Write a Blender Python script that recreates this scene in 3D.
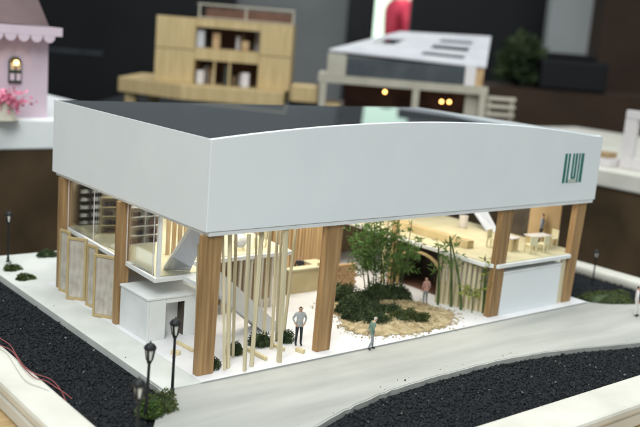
import bpy, bmesh, math, random
import numpy as np
from mathutils import Vector, Matrix
random.seed(7); rng = np.random.default_rng(7)
for o in list(bpy.data.objects): bpy.data.objects.remove(o)
S = bpy.context.scene
COL = S.collection

# ------------------------------------------------------------------ camera
CP = Vector((-0.3476, -0.5481, 0.2639)); YAW, PITCH, ROLL, FPX = 0.6957, 0.1916, 0.0806, 893.2
fw = Vector((math.sin(YAW)*math.cos(PITCH), math.cos(YAW)*math.cos(PITCH), -math.sin(PITCH)))
r0 = fw.cross(Vector((0, 0, 1))).normalized(); u0 = r0.cross(fw)
rt = r0*math.cos(ROLL) + u0*math.sin(ROLL); up = -r0*math.sin(ROLL) + u0*math.cos(ROLL)
cd = bpy.data.cameras.new('camera'); cam = bpy.data.objects.new('camera', cd); COL.objects.link(cam)
M = Matrix((rt, up, -fw)).transposed().to_4x4(); M.translation = CP; cam.matrix_world = M
cd.sensor_width = 36; cd.lens = FPX/640*36; cd.clip_start = 0.01; cd.clip_end = 60
cd.dof.use_dof = True; cd.dof.focus_distance = 0.74; cd.dof.aperture_fstop = 7.0
S.camera = cam
S.view_settings.view_transform = 'Standard'; S.view_settings.look = 'None'
S.view_settings.gamma = 1; S.view_settings.exposure = 0.40

# ------------------------------------------------------------------ light
W = bpy.data.worlds.new('World'); S.world = W; W.use_nodes = True
bg = W.node_tree.nodes['Background']; bg.inputs[0].default_value = (0.84, 0.94, 0.99, 1); bg.inputs[1].default_value = 0.30
def area(name, loc, target, size, power, color):
    l = bpy.data.lights.new(name, 'AREA'); l.shape = 'RECTANGLE'; l.size, l.size_y = size; l.energy = power; l.color = color
    o = bpy.data.objects.new(name, l); COL.objects.link(o); o.location = loc
    o.rotation_euler = (Vector(target)-Vector(loc)).to_track_quat('-Z', 'Y').to_euler(); return o
area('ceiling_light', (0.22, 0.02, 2.0), (0.22, 0.05, 0), (1.5, 1.0), 22, (0.96, 1.0, 0.98))
area('ceiling_light', (-1.3, -1.3, 2.0), (0.2, 0.1, 0), (1.2, 1.2), 38, (0.945, 1.0, 0.99))
area('ceiling_light', (1.5, 1.5, 2.0), (1.2, 1.2, 0), (1.2, 1.2), 9, (1.0, 0.99, 0.95))

area('ceiling_light', (4.0, 4.3, 2.3), (4.0, 4.5, 0), (1.4, 1.4), 52, (1, .98, .95))  # unseen lamp added to brighten the far hall and the red figure

# ------------------------------------------------------------------ pixel helpers (photograph pixel -> point on a plane)
def ray(px, py): return rt*((px-320)/FPX) - up*((py-213.5)/FPX) + fw
def at(px, py, x=None, y=None, z=None, d=None):
    v = ray(px, py)
    if d is not None: return CP + v*d
    if x is not None: return CP + v*((x-CP.x)/v.x)
    if y is not None: return CP + v*((y-CP.y)/v.y)
    return CP + v*(((z or 0)-CP.z)/v.z)

# ------------------------------------------------------------------ materials
MATS = {}
def mat(name, c1, c2=None, scale=60, rough=0.6, bump=0.0, bscale=None, stretch=(1, 1, 1), spec=0.3, detail=4, coat=0, transl=0, lo=.35, hi=.65, rnd=0):
    m = bpy.data.materials.new(name); m.use_nodes = True; nt = m.node_tree; N = nt.nodes; L = nt.links
    b = N['Principled BSDF']; b.inputs['Roughness'].default_value = rough; b.inputs['Specular IOR Level'].default_value = spec
    b.inputs['Coat Weight'].default_value = coat
    tc = N.new('ShaderNodeTexCoord'); mp = N.new('ShaderNodeMapping'); mp.inputs['Scale'].default_value = stretch
    L.new(tc.outputs['Object'], mp.inputs['Vector'])
    nz = N.new('ShaderNodeTexNoise'); nz.inputs['Scale'].default_value = scale; nz.inputs['Detail'].default_value = detail
    L.new(mp.outputs[0], nz.inputs['Vector'])
    cr = N.new('ShaderNodeValToRGB'); c2 = c2 or c1
    cr.color_ramp.elements[0].position = lo; cr.color_ramp.elements[1].position = hi
    cr.color_ramp.elements[0].color = (*c1, 1); cr.color_ramp.elements[1].color = (*c2, 1)
    L.new(nz.outputs['Fac'], cr.inputs[0]); L.new(cr.outputs[0], b.inputs['Base Color'])
    if rnd:
        oi = N.new('ShaderNodeObjectInfo'); vm = N.new('ShaderNodeMath'); vm.operation = 'MULTIPLY'; vm.inputs[1].default_value = 37.0
        L.new(oi.outputs['Random'], vm.inputs[0]); L.new(vm.outputs[0], mp.inputs['Location'])
        hv = N.new('ShaderNodeHueSaturation'); mr = N.new('ShaderNodeMapRange'); mr.inputs[3].default_value = 1-rnd; mr.inputs[4].default_value = 1+rnd
        L.new(oi.outputs['Random'], mr.inputs[0]); L.new(mr.outputs[0], hv.inputs['Value']); L.new(cr.outputs[0], hv.inputs['Color']); L.new(hv.outputs[0], b.inputs['Base Color'])
    if bump:
        n2 = N.new('ShaderNodeTexNoise'); n2.inputs['Scale'].default_value = bscale or scale*3; n2.inputs['Detail'].default_value = 5
        L.new(mp.outputs[0], n2.inputs['Vector'])
        bp = N.new('ShaderNodeBump'); bp.inputs['Strength'].default_value = bump; bp.inputs['Distance'].default_value = 0.001
        L.new(n2.outputs['Fac'], bp.inputs['Height']); L.new(bp.outputs[0], b.inputs['Normal'])
    if transl:
        out = N['Material Output']; t = N.new('ShaderNodeBsdfTranslucent'); mx = N.new('ShaderNodeMixShader'); mx.inputs[0].default_value = transl
        L.new(cr.outputs[0], t.inputs[0]); L.new(b.outputs[0], mx.inputs[1]); L.new(t.outputs[0], mx.inputs[2]); L.new(mx.outputs[0], out.inputs[0])
    MATS[name] = m; return m
def glass(name, tint, refl=1.0, rough=0.0):
    m = bpy.data.materials.new(name); m.use_nodes = True; nt = m.node_tree; N = nt.nodes; L = nt.links
    N.remove(N['Principled BSDF']); out = N['Material Output']
    t = N.new('ShaderNodeBsdfTransparent'); t.inputs[0].default_value = (*tint, 1)
    g = N.new('ShaderNodeBsdfGlossy'); g.inputs['Roughness'].default_value = rough; g.inputs[0].default_value = (.9, .95, 1, 1)
    f = N.new('ShaderNodeFresnel'); f.inputs[0].default_value = 1.49
    k = N.new('ShaderNodeMath'); k.operation = 'MULTIPLY'; k.inputs[1].default_value = refl; k.use_clamp = True
    mx = N.new('ShaderNodeMixShader'); L.new(f.outputs[0], k.inputs[0]); L.new(k.outputs[0], mx.inputs[0])
    L.new(t.outputs[0], mx.inputs[1]); L.new(g.outputs[0], mx.inputs[2]); L.new(mx.outputs[0], out.inputs[0])
    MATS[name] = m; return m
def dusty(name, tint, refl, rough, dust, dcol):
    m = glass(name, tint, refl, rough); nt = m.node_tree; N = nt.nodes; L = nt.links; out = N['Material Output']; src = out.inputs[0].links[0].from_socket
    d = N.new('ShaderNodeBsdfDiffuse'); d.inputs[0].default_value = (*dcol, 1); mx = N.new('ShaderNodeMixShader'); mx.inputs[0].default_value = dust
    L.new(src, mx.inputs[1]); L.new(d.outputs[0], mx.inputs[2]); L.new(mx.outputs[0], out.inputs[0]); return m
def emis(name, col, s):
    m = bpy.data.materials.new(name); m.use_nodes = True; b = m.node_tree.nodes['Principled BSDF']
    b.inputs['Base Color'].default_value = (*col, 1); b.inputs['Emission Color'].default_value = (*col, 1); b.inputs['Emission Strength'].default_value = s
    MATS[name] = m; return m
mat('foamboard', (.775, .80, .81), (.80, .825, .832), 18, .65, .10, 1800, spec=.25)
mat('white_card', (.72, .73, .72), (.80, .81, .80), 40, .6, .15, 600)
mat('white_floor', (.70, .69, .71), (.78, .77, .78), 30, .6, .1, 500, spec=.2)
mat('chair_cream', (.66, .61, .40), (.74, .69, .48), 60, .6)
mat('pale_slat', (.64, .59, .48), (.74, .69, .58), 6, .6, .1, 40, stretch=(60, 60, 4), rnd=.12)
mat('walkway', (.58, .595, .56), (.69, .695, .655), 22, .6, .15, 500, spec=.2)
mat('paving', (.32, .32, .30), (.49, .485, .45), 20, .65, .3, 260, spec=.2, stretch=(.22, 1.6, 1), detail=9, lo=.3, hi=.7)
mat('rim_paint', (.60, .58, .51), (.70, .68, .61), 18, .55, .5, 120)
mat('bed', (.006, .007, .009), (.014, .016, .018), 200, .9)
mat('gravel', (.006, .007, .009), (.022, .024, .028), 330, .75, spec=.22)
mat('column_wood', (.21, .115, .045), (.45, .28, .13), 5, .5, .2, 40, stretch=(60, 60, 3), spec=.35, detail=8, rnd=.14, lo=.28, hi=.72)
mat('balsa', (.55, .47, .30), (.69, .61, .42), 6, .6, .15, 40, stretch=(60, 60, 4), rnd=.12)
mat('balsa_flat', (.56, .45, .25), (.70, .59, .36), 30, .6, .15, 200)
mat('frame_wood', (.43, .32, .15), (.57, .44, .23), 30, .55, .1, 200)
mat('slat_wood', (.42, .27, .13), (.58, .41, .22), 6, .55, .1, 40, stretch=(60, 60, 3), rnd=.15)
mat('dark_panel', (.05, .04, .032), (.10, .08, .06), 40, .7)
mat('screen_panel', (.38, .33, .27), (.60, .56, .49), 240, .6, .1, 300, stretch=(1, 1, .4), detail=9, lo=.28, hi=.72)
mat('floor_cream', (.55, .52, .36), (.66, .62, .44), 25, .6)
mat('floor_yellow', (.56, .51, .33), (.66, .60, .41), 40, .6)
mat('beige_wall', (.58, .51, .40), (.68, .61, .49), 20, .65)
mat('tan_wall', (.36, .25, .13), (.46, .33, .19), 25, .6)
mat('black_plastic', (.012, .013, .014), (.02, .021, .022), 200, .4)
mat('black_shelf', (.018, .02, .022), (.03, .03, .033), 100, .5)
mat('shelf_cream', (.66, .62, .53), (.72, .68, .60), 60, .6)
mat('books_white', (.62, .63, .62), (.75, .74, .72), 300, .6)
mat('books_dark', (.05, .045, .06), (.22, .14, .13), 160, .6, lo=.45, hi=.55)
mat('lantern_glass', (.68, .66, .60), (.78, .76, .70), 100, .35)
mat('moss', (.026, .046, .020), (.075, .105, .042), 120, .8)
mat('shrub_leaf', (.05, .07, .022), (.12, .14, .04), 150, .7, transl=.2)
mat('shrub_bright', (.07, .13, .03), (.14, .20, .05), 150, .7, transl=.2)
mat('bamboo_leaf', (.07, .15, .04), (.18, .31, .085), 90, .55, transl=.3)
mat('bamboo_yellow', (.25, .30, .05), (.38, .42, .09), 90, .55, transl=.3)
mat('bamboo_stem', (.05, .09, .03), (.11, .16, .05), 60, .5)
mat('bamboo_stem_dark', (.06, .055, .035), (.12, .11, .06), 60, .5)
mat('sawdust', (.34, .26, .14), (.56, .46, .29), 160, .9, .6, 500)
mat('earth', (.10, .075, .04), (.2, .15, .08), 100, .9)
mat('brick_wood', (.40, .24, .12), (.58, .40, .22), 70, .6)
mat('red_wire', (.26, .07, .07), None, 10, .4)
mat('white_wire', (.72, .70, .66), None, 10, .4)
mat('teal_print', (.02, .15, .12), (.045, .21, .17), 200, .5)
mat('stone_print', (.50, .52, .47), None, 200, .6)
mat('table_wood', (.42, .28, .13), (.56, .40, .21), 8, .5, .1, 60, stretch=(3, 40, 40))
mat('brown_board', (.045, .030, .016), (.085, .056, .031), 12, .6, .3, 60, stretch=(1, 1, 1), detail=7, spec=.2)
mat('pink_paint', (.66, .53, .61), (.70, .57, .65), 20, .6)
mat('mauve_roof', (.10, .062, .066), (.15, .095, .10), 12, .6)
mat('window_dark', (.05, .06, .05), None, 10, .4)
mat('flower', (.75, .18, .33), (.85, .35, .45), 90, .6)
mat('pale_wood', (.50, .37, .18), (.62, .47, .25), 6, .6, .1, 30, stretch=(30, 30, 2))
mat('brown_inner', (.09, .045, .03), (.19, .10, .07), 20, .7)
mat('roof_grey', (.52, .52, .56), (.60, .60, .63), 20, .6)
mat('slate_wall', (.045, .055, .065), (.075, .085, .095), 20, .5)
mat('stone_beam', (.40, .37, .30), (.48, .45, .37), 20, .6)
mat('grey_wall', (.33, .34, .34), (.39, .40, .40), 3, .7)
mat('light_wall', (.42, .44, .44), (.48, .50, .50), 3, .7)
mat('dark_wall', (.005, .0055, .007), (.009, .010, .012), 3, .5)
mat('brown_wall', (.04, .022, .013), (.06, .033, .019), 4, .6)
mat('carpet', (.03, .028, .026), (.05, .046, .042), 30, .9)
mat('red_cloth', (.62, .04, .09), (.72, .07, .12), 20, .7)
mat('hair', (.012, .010, .009), None, 10, .5)
mat('skin', (.52, .33, .24), (.57, .37, .27), 30, .55)
mat('jacket_grey', (.34, .37, .38), (.46, .49, .50), 200, .6)
mat('trousers_black', (.03, .034, .04), None, 10, .6)
mat('jacket_green', (.13, .22, .17), (.19, .28, .22), 200, .6)
mat('trousers_grey', (.28, .30, .32), None, 10, .6)
mat('top_pink', (.55, .30, .26), (.62, .37, .31), 200, .6)
mat('cloth_white', (.66, .62, .62), (.72, .68, .68), 200, .6)
mat('cloth_navy', (.04, .045, .06), None, 10, .6)
mat('cloth_blue', (.26, .31, .38), (.33, .38, .45), 200, .6)
mat('cap_pale', (.55, .52, .46), None, 10, .6)
mat('shaded_card', (.55, .58, .66), (.62, .65, .72), 40, .6)  # white card with the bluish shade of the stair underside mixed into its colour
dusty('acrylic_roof', (.42, .44, .45), .85, .012, .13, (.17, .18, .19))
glass('acrylic', (.985, .99, .99), .75)
emis('warm_bulb', (1.0, .50, .14), 9); emis('window_glow', (1.0, .72, .35), 5)
emis('led_light', (1.0, .95, .84), 4.0); emis('daylight_pane', (.72, .95, .76), 1.0)

# ------------------------------------------------------------------ mesh helpers
class MB:
    def __init__(s): s.v = []; s.f = []
    def add(s, vs, fs, T=None):
        n = len(s.v)
        s.v += [tuple(T @ Vector(v)) if T else tuple(v) for v in vs]; s.f += [tuple(i+n for i in f) for f in fs]; return s
    def box(s, x0, x1, y0, y1, z0, z1, T=None):
        vs = [(x, y, z) for z in (z0, z1) for x, y in ((x0, y0), (x1, y0), (x1, y1), (x0, y1))]
        return s.add(vs, [(3, 2, 1, 0), (4, 5, 6, 7), (0, 1, 5, 4), (1, 2, 6, 5), (2, 3, 7, 6), (3, 0, 4, 7)], T)
    def bar(s, a, b, w, h, T=None):               # square bar from a to b
        a, b = Vector(a), Vector(b); d = (b-a).normalized()
        r = d.cross(Vector((0, 0, 1))); r = Vector((1, 0, 0)) if r.length < 1e-3 else r.normalized(); u = r.cross(d)
        vs = [p + r*(sx*w/2) + u*(sy*h/2) for p in (a, b) for sx, sy in ((-1, -1), (1, -1), (1, 1), (-1, 1))]
        return s.add(vs, [(3, 2, 1, 0), (4, 5, 6, 7), (0, 1, 5, 4), (1, 2, 6, 5), (2, 3, 7, 6), (3, 0, 4, 7)], T)
    def tube(s, pts, rad, n=6, T=None):
        pts = [Vector(p) for p in pts]; rad = rad if hasattr(rad, '__len__') else [rad]*len(pts); vs = []; fs = []
        for i, p in enumerate(pts):
            d = (pts[min(i+1, len(pts)-1)]-pts[max(i-1, 0)]).normalized()
            r = d.cross(Vector((0.3, 1, .1))).normalized(); u = r.cross(d)
            for k in range(n):
                a = 2*math.pi*k/n; vs.append(p + r*math.cos(a)*rad[i] + u*math.sin(a)*rad[i])
        for i in range(len(pts)-1):
            for k in range(n): fs.append((i*n+k, i*n+(k+1) % n, (i+1)*n+(k+1) % n, (i+1)*n+k))
        fs.append(tuple(range(n-1, -1, -1))); fs.append(tuple((len(pts)-1)*n+k for k in range(n)))
        return s.add(vs, fs, T)
    def lathe(s, prof, n=16, T=None):             # (radius, z)
        vs = []; fs = []
        for r, z in prof:
            for k in range(n): a = 2*math.pi*k/n; vs.append((r*math.cos(a), r*math.sin(a), z))
        for i in range(len(prof)-1):
            for k in range(n): fs.append((i*n+k, i*n+(k+1) % n, (i+1)*n+(k+1) % n, (i+1)*n+k))
        fs.append(tuple(range(n-1, -1, -1))); fs.append(tuple((len(prof)-1)*n+k for k in range(n)))
        return s.add(vs, fs, T)
    def prism(s, poly, z0, z1, T=None):           # poly in xy, counter-clockwise
        n = len(poly); vs = [(x, y, z0) for x, y in poly] + [(x, y, z1) for x, y in poly]
        return s.add(vs, [tuple(range(n-1, -1, -1)), tuple(range(n, 2*n))] + [(i, (i+1) % n, n+(i+1) % n, n+i) for i in range(n)], T)
    def prism_y(s, poly, y0, y1, T=None):         # poly in xz, seen from -y counter-clockwise
        n = len(poly); vs = [(x, y0, z) for x, z in poly] + [(x, y1, z) for x, z in poly]
        return s.add(vs, [tuple(range(n)), tuple(range(2*n-1, n-1, -1))] + [((i+1) % n, i, n+i, n+(i+1) % n) for i in range(n)], T)
    def build(s, name, m, parent=None, bevel=0, smooth=False, loc=None, rz=0):
        me = bpy.data.meshes.new(name); me.from_pydata(s.v, [], s.f); me.materials.append(MATS[m])
        if smooth: me.polygons.foreach_set('use_smooth', [True]*len(me.polygons))
        o = bpy.data.objects.new(name, me); COL.objects.link(o); o.parent = parent
        if loc is not None: o.location = loc
        o.rotation_euler.z = rz
        if bevel:
            b = o.modifiers.new('bevel', 'BEVEL'); b.width = bevel; b.segments = 2; b.limit_method = 'ANGLE'; b.angle_limit = .6
        return o
def box(name, m, x0, x1, y0, y1, z0, z1, parent=None, bevel=0): return MB().box(x0, x1, y0, y1, z0, z1).build(name, m, parent, bevel)
def tag(o, label=None, cat=None, group=None, kind=None):
    for k, v in (('label', label), ('category', cat), ('group', group), ('kind', kind)):
        if v: o[k] = v
    return o
def empty(name, loc=(0, 0, 0), rz=0):
    o = bpy.data.objects.new(name, None); o.empty_display_size = .01; COL.objects.link(o); o.location = loc; o.rotation_euler.z = rz; return o
def copy_tree(o, parent=None):
    c = o.copy(); COL.objects.link(c); c.parent = parent
    for ch in list(o.children): copy_tree(ch, c)
    return c
def TR(x, y, z, rz=0): return Matrix.Translation((x, y, z)) @ Matrix.Rotation(rz, 4, 'Z')

# ------------------------------------------------------------------ setting: room floor, table, base, paving
FLOOR = -0.80
tag(box('floor', 'carpet', -5, 9, -3, 10, FLOOR-.05, FLOOR), kind='structure')
t = empty('display_table', (.26, .1, FLOOR)); tag(t, 'tan wooden table carrying the white museum model and its base', 'table')
MB().box(-.60, .37, -.36, .295, .752, .7815).build('table_top', 'table_wood', t, .002)
for sx in (-.52, .32):
    for sy in (-.30, .24): MB().box(sx-.025, sx+.025, sy-.025, sy+.025, 0, .7515).build('leg', 'table_wood', t)
BZ = -.006
base = tag(box('model_base', 'rim_paint', -.128, .655, -.204, .415, -.0180, BZ, None, .002), kind='structure')
box('base_rim', 'rim_paint', -.1285, -.1005, -.206, .41, BZ+.0002, .0045, base, .003)
box('base_rim', 'rim_paint', .629, .656, -.1755, .41, BZ+.0002, .006, base, .004)
box('base_rim', 'rim_paint', -.1003, .656, -.206, -.1672, BZ+.0002, .0035, base, .0028)
def curve(pts, n=8):
    out = []
    P = [Vector(p) for p in [pts[0]]+list(pts)+[pts[-1]]]
    for i in range(1, len(P)-2):
        for k in range(n):
            t = k/n; a, b, c, d = P[i-1], P[i], P[i+1], P[i+2]
            out.append(.5*((2*b)+(c-a)*t+(2*a-5*b+4*c-d)*t*t+(3*b-a-3*c+d)*t**3))
    out.append(P[-2]); return [tuple(p) for p in out]
left_edge = curve([(-.0285, .02), (-.029, .0), (-.04, -.022), (-.062, -.052), (-.085, -.09), (-.0995, -.13)])
front_edge = curve([(-.07, -.1665), (-.03, -.140), (.028, -.107), (.082, -.091), (.134, -.0815), (.196, -.078), (.26, -.0785), (.333, -.087), (.435, -.112), (.51, -.138), (.575, -.1665)])
right_edge = curve([(.628, -.045), (.59, -.038), (.55, -.030), (.522, -.016), (.507, .004), (.505, .03)])
jit = lambda e: [(x+.0005*math.sin(91*i+x*700), y+.0007*math.sin(57*i*i+y*900)) for i, (x, y) in enumerate(e)]
front_edge = jit(front_edge); right_edge = jit(right_edge)
plaza = left_edge + [(-.0995, -.1665)] + front_edge + [(.628, -.1665)] + right_edge
plaza = [p for i, p in enumerate(plaza) if i == 0 or (Vector(p)-Vector(plaza[i-1])).length > 1e-5]
pav = tag(MB().prism(plaza, BZ+.0003, 0).build('pavement', 'paving', None), kind='structure')
def off(edge, d):
    out = []
    for i, p in enumerate(edge):
        a = Vector(edge[max(i-1, 0)]); b = Vector(edge[min(i+1, len(edge)-1)]); t_ = (b-a).normalized(); out.append((p[0]+t_.y*d, p[1]-t_.x*d))
    return out
kr = MB()
for e, d in ((front_edge, .0016), (left_edge, .0016), (right_edge, .0016)):
    q = off(e, d)
    for i in range(len(e)-1):
        kr.prism([e[i], q[i], q[i+1], e[i+1]], BZ+.0004, -.0004)
tag(kr.build('kerb', 'paving'), kind='structure')
walk = tag(MB().prism([(-.0285, -.0035), (.5055, -.0035), (.5055, .412), (-.0285, .412)], -.0004, .0012).build('walkway', 'walkway', None, .0005), kind='structure')
box('walkway_bed', 'walkway', -.0285, .505, .0205, .412, BZ+.0003, -.0001, walk)

# gravel: chips scattered in the three beds
def inside(px, py, poly):
    c = np.zeros(len(px), bool); n = len(poly)
    for i in range(n):
        x1, y1 = poly[i]; x2, y2 = poly[i-1]
        if y1 == y2: continue
        k = ((y1 > py) != (y2 > py)) & (px < (x2-x1)*(py-y1)/(y2-y1)+x1); c ^= k
    return c
oct_v = np.array([(1, 0, 0), (-1, 0, 0), (0, 1, 0), (0, -1, 0), (0, 0, 1), (0, 0, -1)], float)
oct_f = np.array([(0, 2, 4), (2, 1, 4), (1, 3, 4), (3, 0, 4), (2, 0, 5), (1, 2, 5), (3, 1, 5), (0, 3, 5)])
def chips(name, label, poly, dens, size, m='gravel', z0=BZ, zr=.0022, cat='gravel', zf=None, parent=None):
    xs = [p[0] for p in poly]; ys = [p[1] for p in poly]
    n = int((max(xs)-min(xs))*(max(ys)-min(ys))*dens)
    X = rng.uniform(min(xs), max(xs), n); Y = rng.uniform(min(ys), max(ys), n); k = inside(X, Y, poly); X, Y = X[k], Y[k]; n = len(X)
    Z = z0 + rng.uniform(.0004, zr, n) + (zf(X, Y) if zf else 0)
    s = size*np.clip(rng.lognormal(-.05, .35, n), .4, 2.2)
    V = oct_v[None]*(rng.uniform(.6, 1.2, (n, 6, 1)))
    V = V*rng.uniform(.5, 1.1, (n, 1, 3))
    q = rng.normal(size=(n, 4)); q /= np.linalg.norm(q, axis=1)[:, None]; w, x, y, z = q.T
    R = np.stack([1-2*(y*y+z*z), 2*(x*y-z*w), 2*(x*z+y*w), 2*(x*y+z*w), 1-2*(x*x+z*z), 2*(y*z-x*w), 2*(x*z-y*w), 2*(y*z+x*w), 1-2*(x*x+y*y)], -1).reshape(n, 3, 3)
    V = np.einsum('nij,nkj->nki', R, V)*s[:, None, None] + np.stack([X, Y, Z], -1)[:, None]
    F = (oct_f[None] + (np.arange(n)*6)[:, None, None]).reshape(-1, 3)
    me = bpy.data.meshes.new(name); me.vertices.add(n*6); me.vertices.foreach_set('co', V.reshape(-1))
    me.loops.add(F.size); me.loops.foreach_set('vertex_index', F.reshape(-1)); me.polygons.add(len(F))
    me.polygons.foreach_set('loop_start', np.arange(0, F.size, 3)); me.update(calc_edges=True)
    me.materials.append(MATS[m]); o = bpy.data.objects.new(name, me); COL.objects.link(o); o.parent = parent
    return tag(o, label, None if parent else cat, kind='stuff')
left_bed = [(-.1003, -.13), (-.1003, .41), (-.0295, .41)] + left_edge
front_bed = front_edge + []
right_bed = [(.6285, .2), (.508, .2)] + list(reversed(right_edge))
for nm, poly in (('left', left_bed), ('front', front_bed), ('right', right_bed)):
    tag(MB().prism(poly, BZ+.0002, BZ+.0012).build('ground', 'bed'), kind='structure')
inset = lambda e, d: off(e, d)
chips('gravel', 'black gravel road beside the left walkway', [(-.0995, -.13), (-.0995, .408), (-.0315, .408)] + inset(left_edge, .003)[2:], 620000, .00155)
chips('gravel', 'black gravel road along the curved front kerb', inset(front_edge, .003)[1:-1], 620000, .00155)
chips('gravel', 'black gravel bed behind the right corner column', [(.628, .2), (.510, .2)] + list(reversed(inset(right_edge, .003))), 420000, .0016)

mat('grit', (.05, .055, .055), (.20, .20, .19), 500, .8)
chips('gravel_flecks', 'pale grit flecks scattered over the front gravel', inset(front_edge, .004)[1:-1], 3500, .0010, 'grit', BZ+.0018, .0016, cat='grit')
chips('gravel_flecks', 'pale grit flecks scattered over the gravel beside the walkway', [(-.0995, -.13), (-.0995, .408), (-.0315, .408)] + inset(left_edge, .003)[2:], 3500, .0010, 'grit', BZ+.0018, .0016, cat='grit')
spill = [(x, y+.002) for x, y in front_edge[8:-8]] + [(x, y+.010) for x, y in reversed(front_edge[8:-8])]
chips('stray_gravel', 'few stray black grains spilled on the paving along the front kerb', spill, 5000, .0006, 'gravel', -.0002, .0005)
spill = [(-.027, .02), (-.027, .40), (-.020, .40), (-.020, .02)]
chips('stray_gravel', 'few stray black grains spilled on the left walkway edge', spill, 2500, .0006, 'gravel', .0010, .0005)

# ------------------------------------------------------------------ the building model
B = empty('museum_model', (0, 0, .0016)); tag(B, 'white scale model of a two storey museum with timber columns and arched parapet', 'building model')
def bb(name, m, x0, x1, y0, y1, z0, z1, parent=None, bevel=0):
    z0 -= .0016; z1 -= .0016
    if parent is not None and parent is not B: pass
    return MB().box(x0, x1, y0, y1, z0, z1).build(name, m, parent or B, bevel)
ZF = .0016
Z1, Z2 = .1162, .1866
X0, X1, Y0, Y1 = .0048, .5030, .0040, .2905
# fascia front with arched top
poly = [(X0, Z1), (X1, Z1)]
def ztop(x): u = (x-.245)/.243; return Z2 + .0140*max(0, 1-abs(u)**2.0) - .0006
poly += [(X1, Z2-.0045), (X1-.0006, Z2-.0022), (X1-.002, Z2-.0008), (X1-.0045, Z2-.0002)]
for i in range(41): x = (X1-.008) + (X0-(X1-.008))*i/40; poly.append((x, ztop(x)))
fr = MB().prism_y([(x, z-ZF) for x, z in poly], Y0, Y0+.004).build('front_parapet', 'foamboard', B, .0006)
bb('side_parapet', 'foamboard', X0+.0002, X0+.0010, Y0+.0042, Y1, Z1, Z2-.0002, None, .0001)
bb('side_parapet', 'foamboard', X1-.0010, X1-.0002, Y0+.0042, Y1, Z1, Z2-.0002, None, .0001)
bb('back_parapet', 'foamboard', X0+.0011, X1-.0011, Y1-.0008, Y1, Z1, Z2-.0010, None, .0002)
bb('soffit', 'white_card', X0+.003, X1-.003, Y0+.0005, Y0+.016, Z1-.0032, Z1-.0002)
bb('soffit', 'white_card', X0+.003, X0+.017, Y0+.0162, Y1-.003, Z1-.0032, Z1-.0002)
bb('soffit', 'white_card', X1-.017, X1-.003, Y0+.0162, Y1-.003, Z1-.0032, Z1-.0002)
bb('soffit', 'white_card', X0+.0172, X1-.0172, Y1-.017, Y1-.003, Z1-.0032, Z1-.0002)
_rp = bb('roof_panel', 'acrylic_roof', X0+.0011, X1-.0011, Y0+.0042, Y1-.0010, Z2-.0022, Z2-.0006)
for v in _rp.data.vertices: v.co.z -= .008*(Y1-v.co.y)/(Y1-Y0)
for yy in (.10, .19): bb('roof_beam', 'white_card', X0+.0011, X1-.0011, yy, yy+.004, .150, .158)
for lx, ly, wx_, wy_ in ((.080, .165, .060, .058), (.090, .055, .050, .018), (.265, .160, .072, .070), (.425, .110, .045, .060)):
    hs = bb('led_housing', 'white_card', lx-wx_-.003, lx+wx_+.003, ly-wy_-.003, ly+wy_+.003, .1640, .1670)
    MB().add([(lx-wx_, ly-wy_, .1636-ZF), (lx-wx_, ly+wy_, .1636-ZF), (lx+wx_, ly+wy_, .1636-ZF), (lx+wx_, ly-wy_, .1636-ZF)], [(0, 1, 2, 3)]).build('led_diffuser', 'led_light', hs)
# printed emblem on the parapet: upright teal bars, some short
lx0, lx1, lz0, lz1 = .4385, .4720, .1370, .1680
for a, b_, v0, v1 in ((0, .12, 0, 1), (.19, .28, 0, 1), (.41, .50, .196, 1), (.56, .66, .196, 1), (.73, .80, 0, 1), (.86, 1, 0, 1), (.425, .655, .13, .195)):
    MB().box(lx0+(lx1-lx0)*a, lx0+(lx1-lx0)*b_, Y0-.0004, Y0-.00005, lz0+(lz1-lz0)*v0-ZF, lz0+(lz1-lz0)*v1-ZF).build('emblem_bar', 'teal_print', fr)
MB().box(lx0+(lx1-lx0)*.29, lx0+(lx1-lx0)*.72, Y0-.0004, Y0-.00005, lz0-ZF, lz0+(lz1-lz0)*.11-ZF).build('emblem_block', 'stone_print', fr)
# columns
cw, ct = .0152, .0068
for cx, ln_ in ((.0128, .0005), (.1315, .0025), (.3555, .0050), (.4795, .0060)):
    o = MB().box(-cw/2, cw/2, -ct/2, ct/2, 0, Z1-.0034-ZF).build('column', 'column_wood', B, .0004, loc=(cx, Y0+.0062, 0))
    for v in o.data.vertices: v.co.x += ln_*v.co.z/.11 + (.0008 if v.co.z > .05 else -.0002)*(1 if v.co.x > 0 else -1)
for cx, cy in ((.0105, .148), (.0105, .272), (.479, .276)):
    MB().box(-.0056, .0056, -ct/2, ct/2, 0, Z1-.0034-ZF).build('column', 'column_wood', B, .0004, loc=(cx, cy, 0))
bb('ground_floor', 'white_floor', X0-.002, X1, -.0042, Y1, .00125, .00160)
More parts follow.
